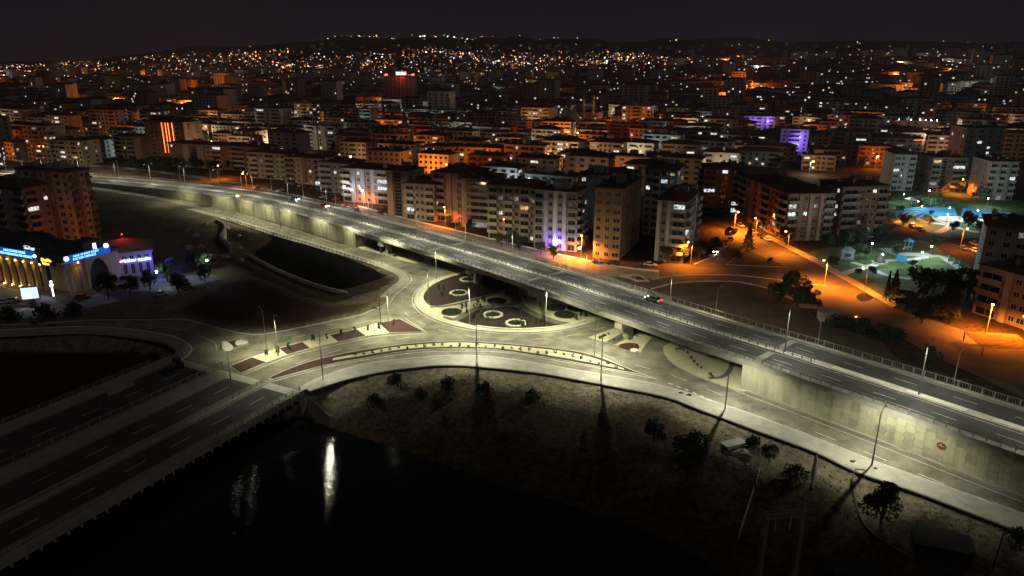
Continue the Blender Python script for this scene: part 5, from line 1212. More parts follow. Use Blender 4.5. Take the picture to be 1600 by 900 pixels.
# studio building with red lit roof
p = Vector((-129, 210.4, 0)); st = thing('studio_building', 'pale two storey hall with red lit hipped roof and violet sign', 'building', tuple(p), rad(27)); FOOT.append((-120, 222, 16)); vw = WM['pale grey']
q = MB(); q.box(0, 15.5, 0, 15, -1, 8); q.build('wall', vw, st); q = MB(); hip_roof(q, 15.5, 15, 8, .7, 3.0); q.build('roof', M('roof_light', (.3, .2, .19), .8, .2), st); q = MB(); q.box(-.4, 15.9, -.4, 15.4, 7.4, 7.99); q.build('eaves', vw, st)
for k in range(7): x = .7 + k * 2.15; link('window', win_mesh(1.1, 3.4, -1), st, (x + .5, 0, 2.6), 0); link('window', win_mesh(1.3, 1.2, -1), st, (x + .5, 0, 6.3), 0)
s4 = thing('neon_sign', 'violet blue neon script on the pale hall', 'sign', tuple(p), rad(27)); text('bahar studio', 1.5, s4, (11.4, -.35, 5.4), 0, M('neon_violet', (.42, .5, 1), emis=7)); q = MB(); q.tube([(6.4, -.35, 5.2), (7.6, -.35, 5.5)], .22, 6); q.build('pink_mark', pinkm, s4)
lamp(s4, 'POINT', (11, -3, 5.2), 150, (.16, .14, 1), radius=.4); lamp(s4, 'POINT', (18.5, -2, 5.5), 2600, (.10, .09, 1), radius=.4)
t_ = glow('red light on the roof of the pale hall', 190, 366, 12.2, 500, (1, .03, .03), lens_r, .12)
# forecourt
q = MB(); q.prism(GL([(-120, 440), (0, 447), (72, 462), (112, 480), (152, 458), (190, 470), (110, 487), (60, 497), (-120, 500)]), None, .02); structure('forecourt', q, paving, 'paved forecourt before the culture centre')
p = G(52, 481); bb = thing('billboard', 'lit white advertising board on a dark post in the forecourt', 'billboard', (p.x, p.y, 0), rad(20))
q = MB(); q.box(-.7, .7, -.5, .5, 0, 2.6); q.build('post', dark_metal, bb); q = MB(); q.box(-2.2, 2.2, -.35, .35, 2.6, 6.2); q.build('cabinet', dark_metal, bb); q = MB(); q.box(-2.0, 2.0, -.42, -.351, 2.8, 6.0); q.build('screen', M('lit_board', (.72, .9, .95), emis=1.1), bb)
lamp(bb, 'SPOT', (-1, -1.2, 4.4), 260, (.85, .85, 1), 140, .8, (rad(45), 0, 0), .4)
p = G(84, 463); ly = thing('light_column', 'blue white glowing column at the culture centre steps', 'light column', (p.x, p.y, 0)); q = MB(); q.tube([(0, 0, 0), (0, 0, 3.2)], .22, 8); q.build('column', wht, ly)
for z, r_ in ((3.4, .55), (4.4, .42)): globe(r_).build('globe', wht, ly, True, loc=(0, 0, z))
lamp(ly, 'POINT', (0, -1.2, 3.6), 160, (.5, .55, 1), radius=.3)
for k in range(6): p = G(5 + k * 8.4, 481 - k * .4); q = MB(); q.box(-.8, .8, -.4, .4, 0, .8); o = q.build('planter_box', concrete, None, loc=p); o['label'] = 'stone planter box in the forecourt row, ' + ordn(k) + ' from the left'; o['category'] = 'planter'; o['group'] = 'forecourt planters'
# cold lit building site
for (u, l) in (((248, 447), 'cold white lamp on the dark car park'), ((326, 428), 'cold white lamp behind the cold lit tree')): p = G(*u); city_lamp((p.x, p.y, 0), 650, l, 'building site lamps', (.85, 1, .98), lens_c, park=True, r_=.3, kind='site_lamp')
q = MB(); q.prism(GL([(236, 440), (262, 432), (330, 428), (346, 436), (300, 448), (262, 466), (236, 462)]), None, .02); structure('yard', q, M('pale_yard', (.2, .195, .18), .9, .5, .2), 'pale yard of the building site')
for k, bx_ in enumerate(sorted(random.uniform(285, 395) for _ in range(18))):
    p = G(bx_, random.uniform(350, 400)); q = MB(); s_ = random.uniform(.6, 1.8)
    for j in range(5): leafq(q, (0, 0, 0), s_)
    q = globe(s_, 6); q.v = [(x * random.uniform(.7, 1.4), y * random.uniform(.6, 1.3), z * random.uniform(.4, .9)) for x, y, z in q.v]
    o = q.build('boulder', rock, None, loc=(p.x, p.y, tz(p.x, p.y))); o['label'] = 'pale boulder on the rubble slope of the canal head, ' + ordn(k) + ' from the left'; o['category'] = 'boulder'; o['group'] = 'boulders at the canal head'
q = MB(); cwl = spline([Vector((p.x, p.y, -4.5)) for p in GL([(338, 345), (352, 356), (345, 372), (360, 384)])], 1.5); q.sweep(cwl, [(-.3, 0), (.3, 0), (.3, 5.6), (-.3, 5.6)]); o = q.build('concrete_wall', concrete); o['label'] = 'curved concrete wing wall at the head of the canal'; o['category'] = 'wall'
# ================================================================== streets, park
q = MB(); q.prism(GL([(905, 411), (1010, 409), (1085, 413), (1120, 398), (1145, 372), (1142, 353), (1156, 349), (1195, 371), (1262, 406), (1330, 445), (1402, 484), (1480, 508), (1640, 555), (1640, 640), (1480, 566), (1395, 522), (1310, 500), (1262, 470), (1180, 452), (1080, 446), (1000, 452)]), None, .012)
st_ = structure('street', q, city_asphalt, 'orange lit asphalt street between the blocks and the park')
slab('grass_island', GL([(1136, 414), (1166, 388), (1196, 402), (1232, 418), (1180, 416)]), .15, M('dry_grass', (.09, .085, .035), .95, .4, .4, bump=.03), st_, kerb=.04)
slab('dirt_lot', GL([(1010, 452), (1060, 442), (1140, 441), (1190, 450), (1238, 470), (1290, 505), (1380, 535), (1400, 560), (1500, 592), (1560, 610), (1400, 575), (1250, 525), (1120, 486), (1040, 462)]), .03, M('dirt', (.075, .056, .04), .95, .4, .2, bump=.05), st_, z0=0)
slab('side_pavement', GL([(1196, 371), (1262, 405), (1330, 444), (1394, 481), (1402, 477), (1336, 438), (1268, 400), (1200, 367)]), .16, paving, st_, z0=0)
q = MB(); q.prism(GL([(1150, 352), (1170, 348), (1110, 322), (1096, 326)]), None, .016); q.build('side_street', city_asphalt, st_)
wetm = M('wet_asphalt', (.03, .03, .032), .08, 0, spec=.6)
for l in ([(1338, 463), (1352, 457), (1368, 459), (1362, 468), (1346, 471)], [(1336, 494), (1352, 496), (1362, 501), (1346, 500)]): slab('puddle', spline(GL(l), 1, True), .035, wetm, st_, z0=.02)
q = MB(); [q.box(-6, 6, k * .9, k * .9 + .45, 2.3, 2.42) for k in range(12)]
p = G(1575, 560); sh = thing('slatted_shelter', 'slatted timber shelter glowing orange at the right edge', 'shelter', (p.x, p.y, 0), rad(-10)); sl = MB(); sl.box(-6, 6, -.22, .22, 0, .1); slm = sl.mesh('slat', M('timber', (.32, .16, .06), .8))
for k in range(12): link('slat', slm, sh, (0, k * .9, 2.3))
for x in (-5.6, 5.6):
    for y in (0, 9.9): q = MB(); q.box(x - .1, x + .1, y - .1, y + .1, 0, 2.3); q.build('post', dark_metal, sh)
# hut
p = G(1292, 500); ht = thing('hut', 'little pale hut with flat orange lit roof in the dirt lot', 'hut', (p.x, p.y, 0), rad(-12)); q = MB(); q.box(-2.2, 2.2, -1.8, 1.8, 0, 2.6); q.build('wall', WM['pale grey'], ht); q = MB(); q.box(-2.6, 2.6, -2.2, 2.2, 2.6, 2.8); q.build('roof', WM['sand'], ht); q = MB(); q.box(.4, 1.5, -1.86, -1.801, .05, 2.1); q.build('door', dark_metal, ht)
p = G(1262, 492); ht = thing('canopy', 'small canopy roof left of the hut', 'canopy', (p.x, p.y, 0), rad(-12)); q = MB(); q.box(-2.4, 2.4, -1.5, 1.5, 2.5, 2.65); q.build('roof', WM['sand'], ht)
for x in (-2.2, 2.2):
    for y in (-1.3, 1.3): q = MB(); q.tube([(x, y, 0), (x, y, 2.5)], .06, 6); q.build('post', dark_metal, ht)
# lawns
lawn = grass
for nm, l, lab in (('lawn', [(1262, 402), (1290, 388), (1340, 382), (1400, 376), (1450, 378), (1478, 398), (1520, 420), (1510, 440), (1470, 445), (1440, 470), (1395, 479), (1330, 441)], 'lower park lawn beside the orange street'), ('lawn', [(1392, 345), (1396, 305), (1440, 298), (1560, 305), (1620, 330), (1620, 372), (1530, 372), (1480, 372), (1440, 360)], 'upper park lawn with the blue amphitheatre')):
    q = MB(); q.prism(spline(GL(l), 3, True), None, .06); o = structure(nm, q, lawn, lab)
ppath = M('park_path', (.42, .42, .40), .9, .15, .5)
def path(l, w_, z=.085):
    s_ = spline(GL(l), 2); q = MB(); q.strip(atz(offs(s_, -w_ / 2), z), atz(offs(s_, w_ / 2), z)); o = structure('path', q, ppath, None); return o
for i, (l, w_) in enumerate([([(1316, 428), (1340, 421), (1362, 416), (1385, 408), (1430, 405), (1465, 400), (1485, 410), (1500, 420)], 2.6), ([(1332, 410), (1350, 416), (1370, 424), (1392, 432), (1440, 438)], 2.4), ([(1383, 388), (1400, 396), (1430, 398), (1455, 398)], 5.0), ([(1395, 325), (1420, 330), (1440, 345), (1480, 352), (1520, 362), (1560, 365)], 2.6), ([(1400, 348), (1425, 335), (1442, 327), (1475, 322)], 2.2), ([(1440, 330), (1460, 342), (1480, 350)], 2.4), ([(1464, 364), (1480, 357), (1490, 345), (1500, 345)], 3.0)]): path(l, w_, .085 + .006 * i)
# amphitheatre: blue stepped arcs
ap = G(1500, 343); am = thing('amphitheatre', 'blue stepped arena seating curving round a pale stage in the park', 'arena', (ap.x, ap.y, 0)); bl = M('blue_seats', (.06, .28, .52), .7, .15, 1.)
for k in range(6):
    r0 = 9 + k * 1.7
    for (a0, a1) in ((rad(8), rad(66)), (rad(74), rad(165))):
        pts = [Vector((math.cos(a0 + (a1 - a0) * j / 20) * r0 * 1.5, math.sin(a0 + (a1 - a0) * j / 20) * r0, 0)) for j in range(21)]
        q = MB(); q.sweep(pts, [(-.6, 0), (.55, 0), (.55, .35 + .3 * k), (-.6, .35 + .3 * k)]); q.build('step', bl, am)
q = MB(); q.prism([(math.cos(a) * 10, math.sin(a) * 6.5) for a in [j * .2618 for j in range(24)]], -.02, .16); q.build('stage', ppath, am)
PL = [((1376, 418), 520, 'beside the tree on the lower lawn path'), ((1452, 405), 620, 'on the lower lawn above the playground'), ((1438, 415), 260, 'behind the broad tree by the park path'), ((1481, 341), 700, 'at the edge of the blue arena'), ((1525, 345), 700, 'in the aisle of the blue arena'), ((1478, 352), 420, 'in front of the arena stage'), ((1541, 325), 420, 'behind the right rim of the arena'), ((1432, 330), 420, 'at the upper path crossing'), ((1450, 312), 260, 'near the turquoise frames'), ((1410, 318), 300, 'on the upper lawn left corner'), ((1360, 400), 220, 'beside the blue kiosk')]
for u, pw, wh in PL: p = G(*u); city_lamp((p.x, p.y, .06), pw * 7.5, 'white park lamp ' + wh, 'park lamps', (.80, 1, .95), lens_c, park=True, r_=.22, kind='park_lamp')
# kiosk, slide, frames
p = G(1322, 404); kz = thing('kiosk', 'grey blue kiosk with pitched top on the lower lawn', 'kiosk', (p.x, p.y, 0), rad(-12)); q = MB(); q.box(-2, 2, -1.4, 1.4, 0, 3); q.build('wall', WM['bluish'], kz); q = MB(); hip_roof(q, 4, 2.8, 0, .3, 1.2); o = q.build('roof', WM['bluish'], kz); o.location = (-2, -1.4, 3); q = MB(); q.box(-1, 1, -1.47, -1.401, .9, 2.1); q.build('hatch', dark_metal, kz)
p = G(1418, 392); pl = thing('playground_slide', 'colourful playground tower with yellow slide on the lower lawn', 'playground', (p.x, p.y, .05), rad(20))
for x in (-.8, .8):
    for y in (-.8, .8): q = MB(); q.tube([(x, y, 0), (x, y, 3.6)], .08, 6); q.build('post', M('play_blue', (.08, .3, .5), .5, 0), pl)
q = MB(); q.box(-.9, .9, -.9, .9, 1.5, 1.62); q.build('platform', M('play_grey', (.3, .3, .3), .6, 0), pl); q = MB(); hip_roof(q, 2, 2, 3.5, .2, 1.1); o = q.build('roof', M('play_blue', (.08, .3, .5)), pl); o.location = (-1, -1, 0)
q = MB(); q.hexa([(-.9, -.45, 1.5), (-.9, .45, 1.5), (-4, .45, .1), (-4, -.45, .1)][::-1], [(-.9, -.45, 1.62), (-.9, .45, 1.62), (-4, .45, .22), (-4, -.45, .22)][::-1]); q.build('slide', M('play_yellow', (.6, .42, .04), .5, 0), pl)
p = G(1406, 391); sw = thing('swing_frame', 'orange swing frame left of the playground slide', 'swing', (p.x, p.y, .05)); orm = M('play_orange', (.55, .16, .04), .5, 0)
for x in (-1.4, 1.4):
    for y in (-.8, .8): q = MB(); q.tube([(x, y, 0), (x, 0, 2.3)], .06, 6); q.build('leg', orm, sw)
q = MB(); q.tube([(-1.5, 0, 2.3), (1.5, 0, 2.3)], .06, 6); q.build('top_bar', orm, sw); q = MB(); q.box(-.3, .3, -.12, .12, .5, .56); q.box(-.28, -.25, -.02, .02, .5, 2.3); q.box(.25, .28, -.02, .02, .5, 2.3); q.build('seat', dark_metal, sw)
p = G(1408, 408); mt = thing('blue_stall', 'small blue cube stall in the middle of the lower lawn', 'stall', (p.x, p.y, .05), .3); q = MB(); q.box(-1.3, 1.3, -1, 1, 0, 1.6); q.build('body', bl, mt); q = MB(); q.box(-1.5, 1.5, -1.2, 1.2, 1.6, 1.75); q.build('roof', bl, mt)
p = G(1422, 320); gz = thing('gazebo', 'white garden gazebo on the upper lawn', 'gazebo', (p.x, p.y, .05)); q = MB(); hip_roof(q, 3.4, 3.4, 2.4, .3, 1.3); o = q.build('roof', WM['white'], gz); o.location = (-1.7, -1.7, 0)
for x in (-1.5, 1.5):
    for y in (-1.5, 1.5): q = MB(); q.tube([(x, y, 0), (x, y, 2.4)], .07, 6); q.build('post', WM['white'], gz)
tq = M('turquoise', (.1, .5, .5), .5, 0)
for k, u in enumerate([(1453, 322), (1461, 321), (1468, 320), (1474, 322)]): p = G(*u); o = MB(); o.box(-.15, .15, -.15, .15, 0, 3.2); o.box(-.15, 1.6, -.1, .1, .9, 1.3); o = o.build('turquoise_frame', tq, None, loc=(p.x, p.y, .05)); o['label'] = 'turquoise exercise frame in the upper park, ' + ordn(k) + ' from the left'; o['category'] = 'frame'; o['group'] = 'turquoise frames'
for k, u in enumerate([(1481, 410), (1489, 414), (1498, 417)]): p = G(*u); o = MB(); o.box(-.1, .1, -.1, .1, 0, 2.6); o.box(-.1, 1.8, -.06, .06, .3, 1.1); o = o.build('turquoise_frame', tq, None, loc=(p.x, p.y, .05)); o['label'] = 'turquoise frame behind the broad trees of the lower park, ' + ordn(k) + ' from the left'; o['category'] = 'frame'; o['group'] = 'turquoise frames'
p = G(1374, 411); cy_ = thing('stone_pyramid', 'grey stone cone fountain on the lower lawn', 'fountain', (p.x, p.y, .05)); q = MB(); q.tube([(0, 0, 0), (0, 0, 1.4), (0, 0, 3.6)], [1.9, 1.5, .2], 12); q.build('cone', roofgrey, cy_); q = MB(); q.tube([(0, 0, 0), (0, 0, .4)], 2.6, 16); q.build('basin', concrete, cy_)
sr = GL([(560, 322), (640, 343), (720, 362), (800, 381), (870, 397), (930, 410), (990, 420), (1030, 424), (1030, 434), (985, 436), (930, 428), (870, 413), (800, 396), (720, 376), (640, 357), (560, 334)])
q = MB(); q.prism(sr, None, .024); slp = structure('slip_road', q, M('pale_asphalt', (.24, .23, .19), .85, .35, .2, detail=7), 'pale slip road running behind the viaduct')
q = MB(); q.sweep(atz(spline(sr[:8], 2.5), 0), [(-.5, 0), (.5, 0), (.5, .2), (-.5, .2)]); q.build('kerb', stone_white, slp)
dashes(spline(GL([(600, 339), (720, 369), (800, 388), (870, 405), (930, 419)]), 2), 3, 5, .2, .036, slp)
for l_ in ([(1018, 437), (1060, 431), (1140, 430), (1210, 437), (1250, 444)], [(1018, 452), (1062, 442), (1140, 440), (1192, 449), (1240, 469)], [(1252, 444), (1290, 447)], [(1085, 413), (1120, 398), (1145, 373)]):
    k_ = MB(); k_.sweep(atz(spline(GL(l_), 2), 0), [(-.2, 0), (.2, 0), (.2, .22), (-.2, .22)]); k_.build('kerb', kerbm, st_)
# ================================================================== foreground bits
p = G(274, 577); tc_ = thing('tractor', 'green tractor with front loader parked on the river bridge', 'tractor', (p.x, p.y, .02), math.atan2(-BD.y, -BD.x) + math.pi); gr = M('tractor_green', (.06, .16, .09), .5, .1)
q = MB(); q.box(-.2, 2.0, -.4, .4, .8, 1.5); q.build('bonnet', gr, tc_); q = MB(); q.box(-1.3, -.1, -.65, .65, 1.0, 2.5); q.build('cab', darkglass, tc_); q = MB(); q.box(-1.4, 0, -.72, .72, 2.5, 2.62); q.build('cab_roof', gr, tc_)
q = MB(); q.tube([(0, -.2, 0), (0, .2, 0)], .78, 14); bigw = q.mesh('wheel', rubber); q = MB(); q.tube([(0, -.15, 0), (0, .15, 0)], .48, 14); smw = q.mesh('wheel', rubber)
for y in (-.85, .85): link('wheel', bigw, tc_, (-.8, y, .78)); link('wheel', smw, tc_, (1.5, y * .85, .48)); q = MB(); q.tube([(-.3, y * .75, 1.5), (1.8, y * .75, 1.2), (2.8, y * .75, .4)], .08, 6); q.build('loader_arm', dark_metal, tc_)
q = MB(); q.hexa([(2.8, -1, .05), (3.6, -1, .05), (3.6, 1, .05), (2.8, 1, .05)], [(2.8, -1, .8), (2.95, -1, .8), (2.95, 1, .8), (2.8, 1, .8)]); q.build('bucket', dark_metal, tc_)
for k, (u, s_) in enumerate((((197, 607), 3.4), ((178, 616), 2.6))): p = G(*u); q = MB(); q.box(-s_ / 2, s_ / 2, -.35, .35, 0, .9); q.box(-s_ / 2, s_ / 2, -.5, .5, 0, .3); o = q.build('concrete_barrier', concrete, None, loc=(p.x, p.y, .17), rz=math.atan2(BD.y, BD.x)); o['label'] = ['pale concrete barrier block nearest the tractor on the bridge', 'pale concrete barrier block farther from the tractor on the bridge'][k]; o['category'] = 'barrier'
def heap(px, py, s_, label, mat=rock, z=.13):
    p = G(px, py, z); q = globe(s_, 8); rr = random.Random(px); q.v = [(x * rr.uniform(.8, 1.7), y * rr.uniform(.7, 1.2), max(0, zz * rr.uniform(.4, .8))) for x, y, zz in q.v]
    o = q.build('rubble_heap', mat, None, loc=(p.x, p.y, z if z > 0 else tz(p.x, p.y))); o['label'] = label; o['category'] = 'rubble'
dk = M('dark_debris', (.035, .032, .028), .9, .3, 1.)
for a in ((1064, 614, .4, 'small upright dark lump on the kerb below the leaf bed', dk), (1077, 617, .45, 'flat dark debris on the kerb below the leaf bed', dk), (1332, 721, .4, 'debris heap on the river pavement near the last lamp', dk), (1368, 732, .3, 'small debris beside the nearest lamp foot', dk), (585, 482, .7, 'dark rubble in the gutter by the canal corner', dk), (519, 500, .5, 'rubble in the gutter of the left road', rock), (480, 508, .4, 'small rubble left of the gutter heap', rock), (1160, 706, 1.4, 'pale rubble slab pile beside the black tree', rock)): heap(*a[:5], z=.13 if a[1] < 700 or a[0] > 1300 else -.5)
p = G(1145, 702, -1.5); z = tz(p.x, p.y); cb_ = thing('concrete_slab', 'flat pale concrete slab lying in the scrub', 'slab', (p.x, p.y, z + .25), .4); q = MB(); q.box(-2.2, 2.2, -1, 1, 0, .35); q.build('slab', concrete, cb_); q = MB(); q.box(-1.8, 1.8, -.8, .8, -.5, 0); q.build('plinth', concrete, cb_)
# gantry of the pylon at the picture foot
zb = -3.5; p = G(1212, 905, zb); py_ = thing('lattice_gantry', 'grey steel lattice gantry standing in the dark near the camera', 'gantry', (p.x, p.y, zb), rad(8)); HG = 11
for x in (-2.6, 2.6):
    lg = MB(); c_ = [(x - .3, -.3), (x + .3, -.3), (x + .3, .3), (x - .3, .3)]
    for a in c_: lg.tube([(a[0], a[1], 0), (a[0], a[1], HG)], .05, 4)
    for k in range(14):
        for i in range(4): a, b = c_[i], c_[(i + 1) % 4]; z_ = k * HG / 14; lg.tube([(*a, z_), (*b, z_ + HG / 14)], .03, 4)
    lg.build('leg', polem, py_)
bm_ = MB()
for y in (-.3, .3):
    for z_ in (HG - .7, HG): bm_.tube([(-2.9, y, z_), (2.9, y, z_)], .05, 4)
for k in range(12): bm_.tube([(-2.9 + k * .48, -.3, HG - .7), (-2.9 + k * .48 + .48, -.3, HG)], .03, 4); bm_.tube([(-2.9 + k * .48, .3, HG), (-2.9 + k * .48 + .48, -.3, HG)], .03, 4)
bm_.build('cross_beam', polem, py_)
for x in (-1.2, 1.0): q = MB(); q.tube([(x, 0, HG - .7), (x, 0, HG - 3)], .07, 6); q.build('insulator', WM['white'], py_)
# wire fence and pole
fp = [Vector((p.x, p.y, tz(p.x, p.y))) for p in GL([(1192, 728), (1178, 765), (1165, 800), (1155, 830)], -2)]
railing('thin wire fence running down the bank from the round stemmed tree', spline(fp, 1.5), 3.0, 1.6, (.6, 1.1, 1.55), .05, polem, 'wire_fence')
for k, (u, h_, l) in enumerate((((1551, 890), 6.5, 'leaning dark utility pole at the lower right corner'), ((1178, 760), 4.5, 'bare pole on the dark bank'))):
    p = G(u[0], u[1], -1.2); t_ = thing('utility_pole', l, 'pole', (p.x, p.y, tz(p.x, p.y))); q = MB(); q.tube([(0, 0, -.3), (.3, 0, h_)], [.12, .08], 7); q.build('pole', bark, t_); q = MB(); q.tube([(-.5, 0, h_ - .5), (1.1, 0, h_ - .5)], .06, 5); q.build('cross_arm', bark, t_)
# sheds in the dark lower right
for (u, s_, l) in (((1468, 865), (7, 4, 2.6), 'black flat roofed shed low on the right'), ((1335, 893), (5, 3.5, 2.4), 'black shed at the picture foot')):
    p = G(u[0], u[1], -1.5); t_ = thing('shed', l, 'shed', (p.x, p.y, tz(p.x, p.y) - .2), rad(-20)); q = MB(); q.box(-s_[0] / 2, s_[0] / 2, -s_[1] / 2, s_[1] / 2, 0, s_[2]); q.build('wall', rubber, t_); q = MB(); q.box(-s_[0] / 2 - .3, s_[0] / 2 + .3, -s_[1] / 2 - .3, s_[1] / 2 + .3, s_[2], s_[2] + .15); q.build('roof', rubber, t_)

# ================================================================== the city behind
EXL = np.array([(-300, 300), (-60, 282), (150, 252), (300, 246), (480, 250), (560, 272), (660, 292), (760, 310), (880, 330), (1000, 335), (1060, 312), (1140, 285), (1215, 268), (1300, 268), (1400, 262), (1560, 255), (1900, 262)], float)
rnd = random.Random(11); cells = []
ca, sa = math.cos(A23), math.sin(A23)
PU, PV = 31.0, 33.0
for iv in range(-10, 72):
    for iu in range(-60, 70):
        u = iu * PU + rnd.uniform(-4, 4) + (iv % 3) * 9; v = 190 + iv * PV + rnd.uniform(-4, 4)
        x, y = ca * u - sa * v, sa * u + ca * v
        if y < 230 or y > 2300: continue
        az = x / y
        if abs(az) > .80: continue
        z = float(terr_far(x, y)); px, py, fw = pix((x, y, z))
        if px < -90 or px > 1690: continue
        if py > np.interp(px, EXL[:, 0], EXL[:, 1]): continue
        if any((x - a) ** 2 + (y - b) ** 2 < (r_ + 13) ** 2 for a, b, r_ in FOOT): continue
        if rnd.random() < (.06 if y < 900 else .12): continue
        cells.append((fw, x, y, z, px, py, iv, iu))
cells.sort()
NB_ = 290
near_c, far_c = cells[:NB_], cells[NB_:]
rows = {}
for c in near_c: rows.setdefault(c[6], []).append(c)
CID = {}
FR = ['BBWBBWBB', 'WWWWWW', 'BBVVBB', 'WBBWBBW', 'VWBBWV', 'BBWWWBB', 'BBPWPBB', 'VVVV', 'BBBWBBB']
random.seed(5)
for ri, rk in enumerate(sorted(rows)):
    for ci, (fw, x, y, z, px, py, iv, iu) in enumerate(sorted(rows[rk], key=lambda c: c[4])):
        wd = rnd.uniform(19, 29); dp = rnd.uniform(11, 15); tall = rnd.random() < .12 and fw > 420
        nf = rnd.randint(7, 9) if tall else rnd.choice([4, 5, 5, 5, 6, 6]); col = rnd.choice(['beige', 'cream', 'pale grey', 'grey', 'brown', 'terracotta', 'sand', 'pinkish', 'white', 'beige'])
        if any(a0 < px < a1 and b0 < py < b1 for a0, a1, b0, b1 in ((1130, 1300, 195, 275), (870, 960, 195, 262), (1370, 1480, 195, 240))): nf = 3
        lt = rnd.choice([.03, .06, .09, .14, .2])
        CID[(iv, iu)] = (ci, ri)
        A = (x - ca * wd / 2, y - sa * wd / 2)
        tone = {.03: 'almost unlit', .06: 'dimly lit', .09: 'sparsely lit', .14: 'partly lit', .2: 'brightly lit'}[lt]
        building(A, A23 + rad(rnd.uniform(-4, 4)), wd, dp, nf, '%s %s %s floor block, %s from the left in the %s city row' % (tone, col, NUMW[nf], ordn(ci), ordn(ri)), col, None, rnd.choice(FR), rnd.choice(['WW', 'W.W', 'BW', '.']), rnd.choice(['hip', 'hip', 'hip', 'flat']), lt * 1.5, z0=z, detail=False, group='apartment blocks of the city behind the viaduct')
# farther blocks: a mass
q = MB(); dw = MB(); lw = [MB(), MB(), MB()]; wl_ = list(WM.values())
def far_box(x, y, z, wd, dp, h, ang, mi, nl):
    c, s = math.cos(ang), math.sin(ang); f = lambda a, b, zz: (x + c * a - s * b, y + s * a + c * b, zz)
    a, b = wd / 2, dp / 2
    q.hexa([f(-a, -b, z - 6), f(a, -b, z - 6), f(a, b, z - 6), f(-a, b, z - 6)], [f(-a, -b, z + h), f(a, -b, z + h), f(a, b, z + h), f(-a, b, z + h)], mi)
    n = len(q.v); q.v += [f(-a - .6, -b - .6, z + h), f(a + .6, -b - .6, z + h), f(a + .6, b + .6, z + h), f(-a - .6, b + .6, z + h), f(-a * .4, 0, z + h + 2.2), f(a * .4, 0, z + h + 2.2)]
    for t in ((0, 1, 5, 4), (1, 2, 5), (2, 3, 4, 5), (3, 0, 4)): q.f.append(tuple(n + i for i in t)); q.m.append(len(wl_))
    if y < 1500:
        for fl2 in range(int(h / 3)):
            zz = z + fl2 * 3 + 1.0
            for u0 in range(4):
                ua = -a + (u0 + .5) * wd / 4; dw.quad(f(ua - 1.3, -b - .07, zz), f(ua + 1.3, -b - .07, zz), f(ua + 1.3, -b - .07, zz + 1.4), f(ua - 1.3, -b - .07, zz + 1.4))
    for k in range(nl):
        L_ = rnd.choices([0, 1, 2], [5, 3, 2])[0]; u = rnd.uniform(-a * .85, a * .85); zz = z + rnd.randint(0, max(0, int(h / 3) - 1)) * 3 + 1.0; ww = max(.9, .00065 * y)
        lw[L_].quad(f(u - ww, -b - .12, zz), f(u + ww, -b - .12, zz), f(u + ww, -b - .12, zz + 1.1 + .0006 * y), f(u - ww, -b - .12, zz + 1.1 + .0006 * y))
for (fw, x, y, z, px, py, iv, iu) in far_c:
    tall = rnd.random() < .08
    far_box(x, y, z, rnd.uniform(17, 29), rnd.uniform(12, 18), rnd.uniform(26, 40) if tall else rnd.uniform(11, 20), A23 + rnd.uniform(-.1, .1), rnd.randrange(len(wl_)), rnd.choice([1, 1, 2, 3, 4, 6]))
for k in range(900):
    y = rnd.uniform(2200, 4600); az = rnd.uniform(-.78, .75); x = az * y
    far_box(x, y, float(terr_far(x, y)), rnd.uniform(14, 30), rnd.uniform(12, 18), rnd.uniform(8, 22), rnd.uniform(-.5, .5), rnd.randrange(len(wl_)), rnd.choice([0, 0, 0, 1]))
for px, py, h_, yy in ((996, 72, 50, 3200), (1150, 76, 38, 1900), (952, 95, 40, 1700), (1010, 96, 30, 1500)):
    x = (px - 800) / F * yy * 1.0; far_box(x, yy, float(terr_far(x, yy)), 24, 18, h_, 0, 4, 6)
o = dw.build('distant_dark_windows', darkglass); o['kind'] = 'stuff'; o['label'] = 'dark windows of the distant city blocks'
o = q.build('distant_city', wl_ + [rooftile]); o['kind'] = 'stuff'; o['label'] = 'countless distant city blocks up to the hills'
for m_, l_, nm in zip(lw, LIT, ('cool', 'white', 'warm')):
    o = m_.build('distant_lit_windows', l_); o['kind'] = 'stuff'; o['label'] = nm + ' lit windows of the distant city blocks'
# street lamps among the blocks: real light on the facades
k = 0
for (fw, x, y, z, px, py, iv, iu) in sorted(near_c, key=lambda c: c[4]):
    if (iu + 2 * iv) % 3 == 0:
        lx, ly_ = x - sa * -19 * 1, y - ca * 17; lx = x + sa * 17 * 1.0 + ca * rnd.uniform(-12, 12); ly_ = y - ca * 17 + sa * rnd.uniform(-8, 8)
        zl = float(terr_far(lx, ly_)); cool = rnd.random() < .2
        city_lamp((lx, ly_, zl), rnd.choice([5000, 9000, 14000, 20000]) * (.45 if cool else 1), ('cool white' if cool else 'orange') + ' street lamp between the city rows, ' + ordn(k) + ' from the left', 'lamps between the city rows', COOL if cool else rnd.choice([SOD, SOD, (1, .58, .25), (1, .74, .48), (1, .74, .48)]), lens_c if cool else lens_o, r_=.34 + fw * .0003, kind='street_lamp' if cool else 'sodium_lamp'); k += 1
    if k >= 98: break
# trees among the blocks
k = 0
for (fw, x, y, z, px, py, iv, iu) in near_c:
    if rnd.random() < .5 and fw < 800:
        tx = x + ca * PU / 2 + rnd.uniform(-3, 3); ty = y + sa * PU / 2 - 9 + rnd.uniform(-5, 5); tree('dark', (tx, ty, float(terr_far(tx, ty))), rnd.uniform(.7, 1.25), 'dark tree beside the %s block from the left in the %s city row' % (ordn(CID[(iv, iu)][0]), ordn(CID[(iv, iu)][1])), 'trees between the city rows'); k += 1
    if k > 110: break
